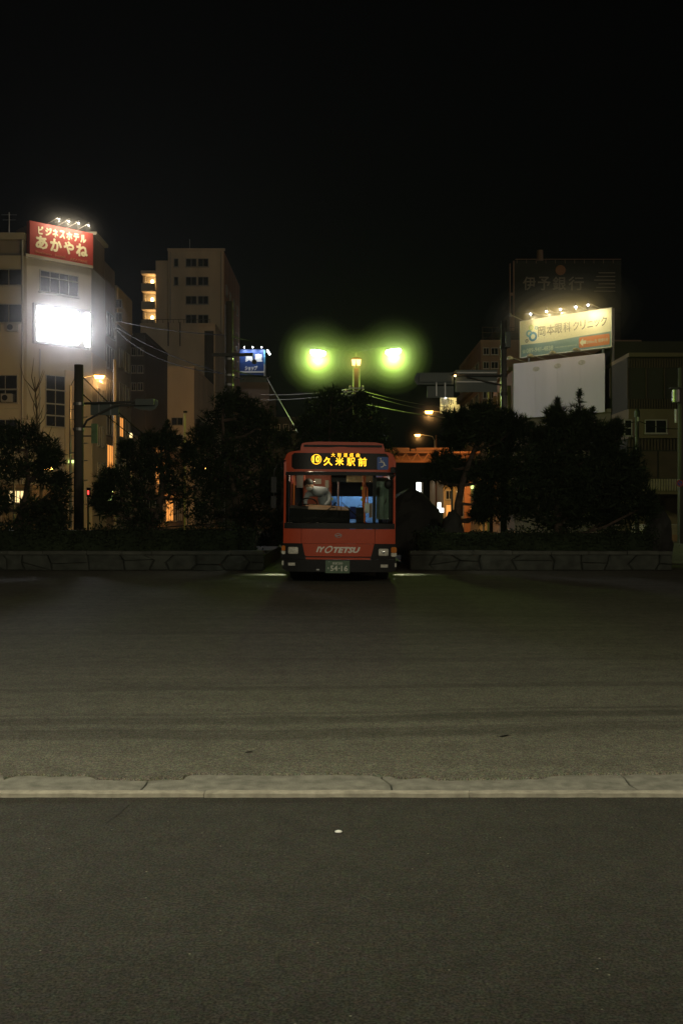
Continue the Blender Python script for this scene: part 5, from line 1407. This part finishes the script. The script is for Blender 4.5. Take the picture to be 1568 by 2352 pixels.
obj('sign_panel', MB().box(WX(207,UY), WX(272,UY), UY+.09, UY+.12, WZ(953,UY), WZ(927,UY)), M['signback'], dsn)
obj('bracket', MB().box(WX(225,UY), WX(228,UY), UY+.05, UY+.088, WZ(953,UY), WZ(927,UY)).box(WX(252,UY), WX(255,UY), UY+.05, UY+.088, WZ(953,UY), WZ(927,UY)), M['steel'], dsn)
bnr = thing('banner_sign', 'narrow green vertical sign bracketed to the thick utility pole', 'sign', (WX(216,UY),UY,WZ(1015,UY)))
obj('sign_panel', MB().box(WX(210.5,UY), WX(224,UY), UY-.03, UY+.03, WZ(1018,UY), WZ(973,UY)), M['greensign'], bnr)
obj('bracket', MB().box(xp+.15, WX(210.4,UY), UY-.02, UY+.02, WZ(982,UY), WZ(979,UY)).box(xp+.15, WX(210.4,UY), UY-.02, UY+.02, WZ(1003,UY), WZ(1000,UY)), M['poledark'], bnr)
rs = thing('pedestrian_signal', 'small red pedestrian signal low behind the thick utility pole', 'traffic light', (WX(203,UY+4),UY+4,0))
obj('housing', MB().box(WX(199.5,40), WX(207,40), 40, 40.2, WZ(1141,40), WZ(1120,40)), M['black'], rs)
obj('red_lens', MB().box(WX(201.5,40), WX(205,40), 39.98, 39.998, WZ(1136,40), WZ(1127,40)), M['redlamp'], rs)
obj('post', MB().tube([(WX(203,40.1),40.1,0),(WX(203,40.1),40.1,WZ(1141,40)-.003)], .04, 8), M['poledark'], rs)

# centre left pole with a signal arm
NY = 40
cp = pole('utility_pole', 'tall round concrete pole with a cross arm before the pale tower', 'utility pole', 526.5, NY, 693, .17, .145, 'polecon')
xn = WX(526.5,NY)
obj('cross_arm', MB().box(WX(488,NY), WX(582,NY), NY-.26, NY-.16, WZ(820,NY), WZ(813,NY)), M['poledark'], cp)
obj('fascia_disc', MB().lathe([(.02,-.03),(.10,-.03),(.10,.03)], (WX(585,NY), NY-.2, WZ(833,NY)), 18, 'y'), M['poledark'], cp)
obj('hanger', MB().tube([(WX(580,NY),NY-.2,WZ(818,NY)),(WX(584,NY),NY-.2,WZ(828,NY))], .02, 6), M['poledark'], cp)
obj('conduit', MB().tube([(xn-.19,NY-.05,.4),(xn-.17,NY-.05,WZ(700,NY))], .022, 6), M['steel'], cp)
for py in (825,862,884): obj('clamp', MB().lathe([(.175,-.04),(.175,.04)], (xn,NY,WZ(py,NY)), 14), M['steel'], cp)

# the two green-white lamps on one mast, and the lantern pole in front of it
GY = 48
gp = thing('twin_street_lamp', 'tall mast with two glaring green white lamp heads', 'street lamp', (WX(818,GY+.6),GY+.6,0))
xg = WX(818,GY); zg = WZ(812,GY)
obj('mast', MB().tube([(xg,GY+.6,0),(xg,GY+.6,zg+.15)], [.10,.05], 10), M['poledark'], gp, True)
for s, px, py, tilt in ((-1,730,810,-8),(1,903,807.5,8)):
    hx, hz_ = WX(px,GY), WZ(py,GY)
    obj('lamp_arm', MB().tube([(xg,GY+.6,zg+.1),(xg+s*.4,GY+.5,zg+.26),(hx-s*.35,GY+.1,hz_+.24)], .016, 8), M['black'], gp, True)
    ca, sa_ = cos(radians(tilt)), sin(radians(tilt))
    def tl_(x,y,z): return (hx+x*ca-z*sa_, GY+y, hz_+x*sa_+z*ca)
    hd_ = obj('lamp_head', MB().sphere((0,0,.10), .44, 16, (1.0,.55,.22)).xf(lambda x,y,z: tl_(x, y, max(z,.10))), M['poledark'], gp, True)
    obj('lamp_lens', MB().sphere((0,0,0), .38, 18, (1.0,.6,.50)).xf(lambda x,y,z: tl_(x, y, min(z,.097))), M['green_lens'], hd_, True)
    light('POINT', (hx, GY-.05, hz_-.42), POW_GREEN, (.62,1,.13), gp, .15)
YU = 46
lp_ = pole('lantern_pole', 'concrete pole topped by a small two paned orange lantern', 'utility pole', 818, YU, 846, .20, .17, 'polecon')
xl = WX(818,YU)
for px in (812.3,823.3):
    obj('lantern_pane', MB().add([(WX(px-3.2,YU),YU-.25,WZ(839,YU)),(WX(px+3.2,YU),YU-.25,WZ(839,YU)),(WX(px+5.0,YU),YU-.25,WZ(827,YU)),(WX(px-5.0,YU),YU-.25,WZ(827,YU)),
        (WX(px-3.2,YU),YU+.1,WZ(839,YU)),(WX(px+3.2,YU),YU+.1,WZ(839,YU)),(WX(px+5.0,YU),YU+.1,WZ(827,YU)),(WX(px-5.0,YU),YU+.1,WZ(827,YU))],
        [(0,1,2,3),(4,7,6,5),(0,4,5,1),(1,5,6,2),(2,6,7,3),(3,7,4,0)]), M['lantern'], lp_)
obj('lantern_cap', MB().lathe([(.26,0),(.2,.07),(.06,.13)], (xl,YU-.08,WZ(826.5,YU)), 12), M['black'], lp_)
obj('lantern_stem', MB().tube([(xl,YU,WZ(847,YU)),(xl,YU-.06,WZ(839.5,YU))], .04, 8), M['black'], lp_)
light('POINT', (xl, YU-.29, WZ(833,YU)), 16, (1,.30,.05), lp_, .02)
for k,(py,l0,l1) in enumerate(((893,.32,.34),(901,.55,.36),(910,.52,.36))):
    obj('cross_arm', MB().box(xl-l0*1.1, xl+l1, YU-.3, YU-.22, WZ(py+1.6,YU), WZ(py-1.2,YU)), M['steel'], lp_)
    for x in (xl-l0*.9, xl+l1*.85): obj('insulator', MB().lathe([(.03,0),(.05,.04),(.03,.1)], (x,YU-.26,WZ(py-1.2,YU)), 8), M['white'], lp_)
obj('transformer', MB().lathe([(.15,-.22),(.17,-.2),(.17,.2),(.1,.26)], (xl-.1,YU-.38,WZ(918,YU)), 14), M['signback'], lp_)
cm = thing('pole_box', 'small reddish equipment box hanging in the dark right of the lantern pole', 'equipment box', (WX(848,44),44,WZ(956,44)))
obj('box', MB().box(WX(842,44), WX(854,44), 43.9, 44.1, WZ(962,44), WZ(955,44)), M['brick'], cm)
obj('box_lid', MB().box(WX(845,44), WX(855,44), 43.88, 44.12, WZ(954.9,44), WZ(953.4,44)), M['logogreen'], cm)
obj('post', MB().tube([(WX(843,44),44,0),(WX(843,44),44,WZ(958,44))], .035, 8), M['poledark'], cm)

# right pole with gantry arm and signs
RY = 35
rp = pole('signal_pole', 'grey steel signal pole left of the blank billboard', 'signal pole', 1156, RY, 737, .115, .10, 'polesteel')
xr = WX(1156,RY)
for py in (798,862,905,940): obj('clamp', MB().lathe([(.13,-.05),(.13,.05)], (xr,RY,WZ(py,RY)), 14), M['poledark'], rp)
obj('pole_box', MB().box(xr+.02, xr+.2, RY-.28, RY-.12, WZ(800,RY), WZ(765,RY)), M['signback'], rp)
obj('gantry_arm', MB().tube([(xr-.05,RY,WZ(863,RY)),(WX(1030,RY),RY,WZ(861,RY))], .045, 8), M['poledark'], rp, True)
obj('gantry_brace', MB().tube([(xr-.05,RY,WZ(885,RY)),(WX(1070,RY),RY,WZ(866,RY))], .03, 8), M['poledark'], rp, True)
sh = thing('traffic_light', 'long horizontal traffic light seen from behind on the gantry arm', 'traffic light', (WX(995,RY),RY,WZ(870,RY)))
pts = []
x_a, x_b, z_a, z_b = WX(951,RY), WX(1041,RY), WZ(883,RY), WZ(856,RY); rr_ = (z_b-z_a)/2
pts = [(x_b,z_a),(x_b,z_b)]+[(x_a+rr_*.45-rr_*.45*sin(pi*i/10), z_b-(z_b-z_a)*i/10) for i in range(11)]
obj('back_board', MB().poly((0,RY+.02,0), XU, ZU, FN, pts, .03), M['signback'], sh)
obj('housing', MB().box(WX(962,RY), WX(1036,RY), RY-.12, RY-.012, WZ(878,RY), WZ(861,RY)), M['signback'], sh)
for px in (972,998,1024): obj('visor', MB().lathe([(.15,0),(.16,.3)], (WX(px,RY), RY+.03, WZ(870,RY)), 12, 'y'), M['black'], sh)
np_ = thing('name_plate', 'plain grey back of a street name plate under the traffic light', 'road sign', (WX(1010,RY),RY,WZ(914,RY)))
obj('sign_panel', MB().box(WX(980,RY), WX(1041,RY), RY-.02, RY+.02, WZ(913.5,RY), WZ(887,RY)), M['signback'], np_)
obj('bracket', MB().box(WX(1000,RY), WX(1003,RY), RY-.05, RY-.022, WZ(910,RY), WZ(878.5,RY)).box(WX(1020,RY), WX(1023,RY), RY-.05, RY-.022, WZ(910,RY), WZ(878.5,RY)), M['steel'], np_)
gs = thing('direction_sign', 'wide dark back of a direction sign on the right gantry arm', 'road sign', (WX(1095,RY),RY+.1,WZ(900,RY)))
obj('sign_panel', MB().box(WX(1046,RY), WX(1142,RY), RY+.06, RY+.09, WZ(900,RY), WZ(849,RY)), M['signback'], gs)
obj('stiffener', MB().box(WX(1048,RY), WX(1140,RY), RY+.03, RY+.058, WZ(878,RY), WZ(875,RY)).box(WX(1048,RY), WX(1140,RY), RY+.03, RY+.058, WZ(857,RY), WZ(854,RY)), M['steel'], gs)
sp_ = thing('arm_lamp', 'tiny warm lamp at the joint between the traffic light and the direction sign', 'lamp', (WX(1043,RY),RY-.1,WZ(865,RY)))
obj('housing', MB().box(WX(1041.5,RY), WX(1045.5,RY), RY-.16, RY-.06, WZ(862.5,RY), WZ(855,RY)), M['brick'], sp_)
obj('lens', MB().box(WX(1041.8,RY), WX(1045.8,RY), RY-.16, RY-.07, WZ(865,RY), WZ(862.7,RY)), M['bulbwarm'], sp_)

# right-edge poles and the no-parking sign
ep = pole('utility_pole', 'utility pole with a round transformer at the right edge', 'utility pole', 1562, 50, 845, .16, .13, 'polecon')
xe = WX(1562,50)
obj('transformer', MB().lathe([(.2,-.34),(.22,-.3),(.22,.3),(.12,.38)], (xe-.3,49.75,WZ(911,50)), 16), M['steel'], ep)
obj('cross_arm', MB().box(xe-.6, xe+.5, 49.8, 49.86, WZ(893,50), WZ(890,50)), M['poledark'], ep)
obj('guard_strip', MB().box(xe-.36, xe-.28, 49.7, 49.8, WZ(972,50), WZ(941,50)), M['white'], ep)
ep2 = pole('utility_pole', 'thin dark pole with a pale strip before the beige storey', 'utility pole', 1462, 52, 940, .12, .10, 'poledark')
obj('guard_strip', MB().box(WX(1461,52)-.02, WX(1464,52), 51.86, 51.88, WZ(968,52), WZ(952,52)), M['white'], ep2)
obj('cap', MB().lathe([(.15,0),(.15,.3),(.05,.42)], (WX(1462,52),52,WZ(958,52)), 10), M['poledark'], ep2)
ns = thing('no_parking_sign', 'round no parking sign at the right edge', 'road sign', (WX(1560,46),46,0))
zc = WZ(1110,46); xc = WX(1560,46)
obj('post', MB().tube([(xc,46.05,0),(xc,46.05,zc+.2)], .03, 8), M['polesteel'], ns)
obj('disc', MB().lathe([(.02,-.01),(.155,-.01),(.155,.01)], (xc,45.99,zc), 24, 'y'), M['nopark_blue'], ns)
obj('red_ring', MB().ring((xc,45.978,zc), XU, ZU, FN, .115, .16, .004), M['nopark_red'], ns)
obj('red_bar', MB().obox((xc,45.978,zc), (.707,0,-.707), (.707,0,.707), FN, (-.118,.118), (-.02,.02), (0,.003)), M['nopark_red'], ns)

# sodium street lamps: one built, the rest copies
def make_sodium(arm=-1):
    root = thing('street_lamp', '-', 'street lamp', (0,0,0), 'sodium street lamps along the streets')
    obj('post', MB().tube([(0,0,0),(0,0,8.6)], [.09,.05], 10), M['polesteel'], root, True)
    obj('lamp_arm', MB().tube([(0,0,8.5),(arm*.25,0,9.0),(arm*1.5,0,9.2)], .035, 8), M['polesteel'], root, True)
    h_ = obj('lamp_head', MB().add([(arm*1.4,-.15,9.18),(arm*2.05,-.15,9.16),(arm*2.05,.15,9.16),(arm*1.4,.15,9.18),(arm*1.4,-.12,9.27),(arm*1.98,-.1,9.25),(arm*1.98,.1,9.25),(arm*1.4,.12,9.27)],
        [(0,1,2,3),(4,7,6,5),(0,4,5,1),(1,5,6,2),(2,6,7,3),(3,7,4,0)]), M['poledark'], root)
    obj('lamp_lens', MB().add([(arm*1.45,-.14,9.176),(arm*2.03,-.14,9.156),(arm*2.03,.14,9.156),(arm*1.45,.14,9.176),(arm*1.5,-.11,8.98),(arm*1.95,-.11,8.99),(arm*1.95,.11,8.99),(arm*1.5,.11,8.98)],
        [(0,1,2,3),(4,7,6,5),(0,4,5,1),(1,5,6,2),(2,6,7,3),(3,7,4,0)]), M['sodium'], h_)
    l_ = light('SPOT', (arm*1.75,0,8.8), POW_SODIUM, (1,.50,.15), root, .15, (arm*1.75,6,4), 165, .5)
    return root
def aim(root, tx, ty, tz, k=1.0):
    for ch in root.children:
        if ch.type == 'LIGHT':
            if k != 1.0: ch.data = ch.data.copy(); ch.data.energy = POW_SODIUM*k
            p = root.location+ch.location
            ch.rotation_euler = (Vector((tx,ty,tz))-p).to_track_quat('-Z','Y').to_euler()
so = make_sodium(-1)
so.location = (WX(984,75)+1.75, 75, WZ(947,75)-9.08); so['label'] = 'orange street lamp above the footbridge, left of the cream sign'
aim(so, WX(984,75)+3, 84, 6, .28)
for px, py, Y, lab, tg, k in ((958, 1000, 100, 'orange street lamp nearest the bridge parapet, lower than its neighbour', (14,112,6), 1.0),
                              (1058, 1075, 77, 'added street lamp, unseen behind the open limbed pine', (11.5,90,3), .9)):  # the lamp behind the pine is added to light the shop front
    aim(dup(so, (WX(px,Y)+1.75, Y, WZ(py,Y)-9.08), lab), *tg, k)
so2 = make_sodium(1)
so2.location = (WX(229,60)-1.75, 60, WZ(866,60)-9.08); so2['label'] = 'orange street lamp glowing beside the thick utility pole'
for px, py, Y, lab in ((110,1075,52,'added street lamp, unseen behind the broad far left pine'), (470,1075,104,'added street lamp lighting the pale block, unseen behind the dense pine')):  # both lamps are added, out of sight, to brighten the facades
    aim(dup(so2, (WX(px,Y)-1.75, Y, WZ(py,Y)-9.08), lab), *((-24,77,5) if px == 110 else (-20,128,9)), .2 if px == 110 else 2.0)
aim(so2, -21, 82, 7, 2.0)
for q_, pw in ((W(229,869,60), 55), (W(984,950,75), 40), (W(958,1002,100), 45)):
    light('POINT', q_+Vector((0,-.35,-.1)), pw, (1,.42,.08), None, .1)
# thin lit posts
for px, Y, pt, m, lab in ((264,70,826,'hotelbeige','thin pale lamp post against the hotel side wall'), (424,58,950,'ochre','thin orange lit post left of the tall dense pine'), (1121,60,898,'ochre','thin orange lit post under the right gantry sign'),
                          (1001,88,1000,'bridge','thin post standing up behind the footbridge'), (302,66,1002,'polesteel','slim post with a tiny lamp left of the pines'), (697/1.0,60,1180,'polesteel','')):
    if lab:
        t_ = pole('post', lab, 'post', px, Y, pt, .075 if px != 264 else .13, .06 if px != 264 else .11, m)
        if px == 302: obj('lamp_lens', MB().sphere((WX(302,66),65.9,WZ(1001,66)), .14, 8, (.8,.8,1.4)), M['shopwin'], t_)
        if px == 424: obj('hood', MB().box(WX(422,58), WX(430,58), 57.9, 58.1, WZ(948,58), WZ(944,58)), M['black'], t_)
# bare street tree by the hotel
rt = random.Random(5)
bt = thing('bare_tree', 'leafless slim tree in front of the left hotel facade', 'tree', (WX(92,58),58,0))
xt = WX(92,58)
obj('trunk', MB().tube([(xt,58,0),(xt+.1,58,3.5),(xt-.1,58,6),(xt-.3,58,9.5)], [.12,.09,.07,.02], 8), M['bark'], bt, True)
for k in range(22):
    z = rt.uniform(3.5, 8.8); a = rt.uniform(0, 2*pi); L = rt.uniform(.6, 1.6)
    p0 = Vector((xt+.1-.04*z, 58, z)); p1 = p0+Vector((cos(a)*L*.5, sin(a)*L*.4, L*.6)); p2 = p1+Vector((cos(a+.6)*L*.3, sin(a)*L*.2, L*.7))
    obj('branch', MB().tube([p0,p1,p2], [.035,.022,.008], 5), M['bark'], bt)

# ------------------------------------------------------------------ overhead cables
def cable(label, a, b, sag, r=.018, m='wire'):
    a, b = Vector(a), Vector(b)
    pts = [a.lerp(b, i/14)-ZU*sag*4*(i/14)*(1-i/14) for i in range(15)]
    o = obj('overhead_cable', MB().tube(pts, r, 5), M[m])
    tag(o, label, 'cable', 'overhead cables')
hx_ = B + ZU*0
cable('black cable from the hotel corner over to the cross arm pole, topmost', W(272,737,78), W(520,770,39.9), .15, .018)
cable('black cable sloping from the hotel corner down past the pale block', W(262,748,78), W(560,872,45), .35, .02)
cable('thinner black cable hanging just below the sloping one', W(262,752,78), W(512,858,40), .7, .02)
cable('black cable running on right from the cross arm pole to the blue sign', W(533,772,40), W(600,782,70), .1, .02)
cable('black cable crossing under the blue sign', W(535,850,40), W(625,866,80), .1, .025)
cable('black cable slanting down right from the thick utility pole to the pines, upper', W(190,925-60,36.1), W(352,1015,52), .1, .022)
cable('black cable slanting down right from the thick utility pole to the pines, lower', W(190,905,36.1), W(345,1030,50), .1, .022)
cable('pale guy wire slanting down right of the blue sign', W(614,870,60), W(684,994,44), 0, .022, 'wirepale')
cable('thick pale lit cable from the lantern pole toward the right', W(824,925,45.7), W(1050,962,60), .1, .028, 'wirepale')
cable('thin cable from the lantern pole to the right, upper', W(828,897,45.7), W(1030,935,70), .15, .014, 'wirepale')
cable('thin cable from the lantern pole to the right, middle', W(828,903,45.7), W(1035,948,66), .15, .014, 'wirepale')
cable('thin cable from the lantern pole to the left, upper', W(808,893,45.7), W(600,906,70), .12, .014, 'wirepale')
cable('thin cable from the lantern pole to the left, lower', W(806,901,45.7), W(600,918,70), .12, .014, 'wirepale')
cable('black cable under the blank billboard running to the thin right pole', W(1195,985,60), W(1462,968,52), .25, .022)
cable('black cable from the thin right pole to the right edge pole', W(1464,966,52), W(1556,985,50), .12, .022)
cable('black cable low before the beige wall under the blank billboard', W(1195,1004,60), W(1300,1012,58), .1, .02)

# ------------------------------------------------------------------ station lamps beside the camera (outside the frame)
def station(x, y, h, p, lab):
    t = thing('station_lamp', lab, 'street lamp', (x, y, 0), 'station lamps beside the road')
    obj('post', MB().tube([(x,y-1.2,0),(x,y-1.2,h+.2),(x,y-.6,h+.35),(x,y,h+.2)], .06, 10), M['polesteel'], t, True)
    obj('lamp_head', MB().box(x-.35,x+.35,y-.25,y+.3,h+.12,h+.22), M['poledark'], t)
    obj('lamp_lens', MB().box(x-.3,x+.3,y-.2,y+.25,h+.06,h+.117), M['stationlens'], t)
    light('SPOT', (x,y,h), p, (.99,.93,.69), t, .25, (x*.6, y+13, 0), 152, .75)
station(-3.4, 2.2, 5.7, POW_STATION*1.0, 'station lamp on the left of the road outside the picture')
station(4.6, 1.6, 5.7, POW_STATION*.7, 'station lamp on the right of the road outside the picture')

# ------------------------------------------------------------------ haze and bloom volumes, added for the glow round the lamps
hm_ = bpy.data.materials.new('haze'); hm_.use_nodes = True
nt = hm_.node_tree; nt.nodes.clear()
pv = nt.nodes.new('ShaderNodeVolumePrincipled'); pv.inputs['Density'].default_value = HAZE_DENSITY
pv.inputs['Color'].default_value = (.97,.97,.95,1); pv.inputs['Anisotropy'].default_value = HAZE_G
ot = nt.nodes.new('ShaderNodeOutputMaterial'); nt.links.new(pv.outputs[0], ot.inputs['Volume'])
hm_.cycles.volume_sampling = 'EQUIANGULAR'
hz_o = obj('haze', MB().box(-160, 160, -40, 345, -1.5, 62), hm_); hz_o['kind'] = 'stuff'

# scattering shells added round the strongest lamps to stand in for lens bloom
def bloom_shells(c, R, dens, n=5, rot=0, wts=(.10,.2,.4,.75,1.3,2.1,3.4)):
    c = Vector(c)
    n = len(wts)
    for k in range(n):
        m = bpy.data.materials.new('lamp_bloom'); m.use_nodes = True
        t = m.node_tree; t.nodes.clear()
        p = t.nodes.new('ShaderNodeVolumePrincipled'); p.inputs['Density'].default_value = dens*wts[k]/sum(wts)*1.6
        p.inputs['Color'].default_value = (.98,.98,.98,1); p.inputs['Anisotropy'].default_value = 0.2
        q = t.nodes.new('ShaderNodeOutputMaterial'); t.links.new(p.outputs[0], q.inputs['Volume'])
        m.cycles.volume_sampling = 'EQUIANGULAR'
        f = 1-.8*k/(n-1)
        e = MB().sphere((0,0,0), 1, 24, (R[0]*f,R[1]*f,R[2]*f))
        cr, sr = cos(rot), sin(rot)
        e.xf(lambda x,y,z: (c.x+x*cr-y*sr, c.y+x*sr+y*cr, c.z+z))
        o = obj('lamp_bloom', e, m, smooth=False); o['kind'] = 'stuff'
for px, py in ((730,812),(903,809)): bloom_shells((WX(px,GY),GY,WZ(py,GY)-.1), (1.95,1.95,1.95), .074, wts=(.2,.4,.65,.95,1.3,1.7,2.1))
bloom_shells((xl,YU-.4,WZ(834,YU)), (1.5,1.5,1.5), .16, 5)
bloom_shells(mid_+cn*.4, (5.8,4.0,5.2), .014, 5, math.atan2(cu_.y,cu_.x), (1.4,1.3,1,.6,.3,.12,.05))
bloom_shells(Abl+bu*((u0c+u1c)/2)+bn*.8+ZU*(zc1-.1), (6.0,2.4,3.2), .34, 4, math.atan2(bu.y,bu.x))
bloom_shells(A+cu_*((u0+u1)/2)+cn*.8+ZU*(zt_-.3), (4.4,2.4,2.8), .045, 4, math.atan2(cu_.y,cu_.x))
for px, py, Y in ((229,868,60),(984,948,75),(958,1000,100)): bloom_shells(W(px,py,Y), (1.7,1.7,1.7), .07, 4)
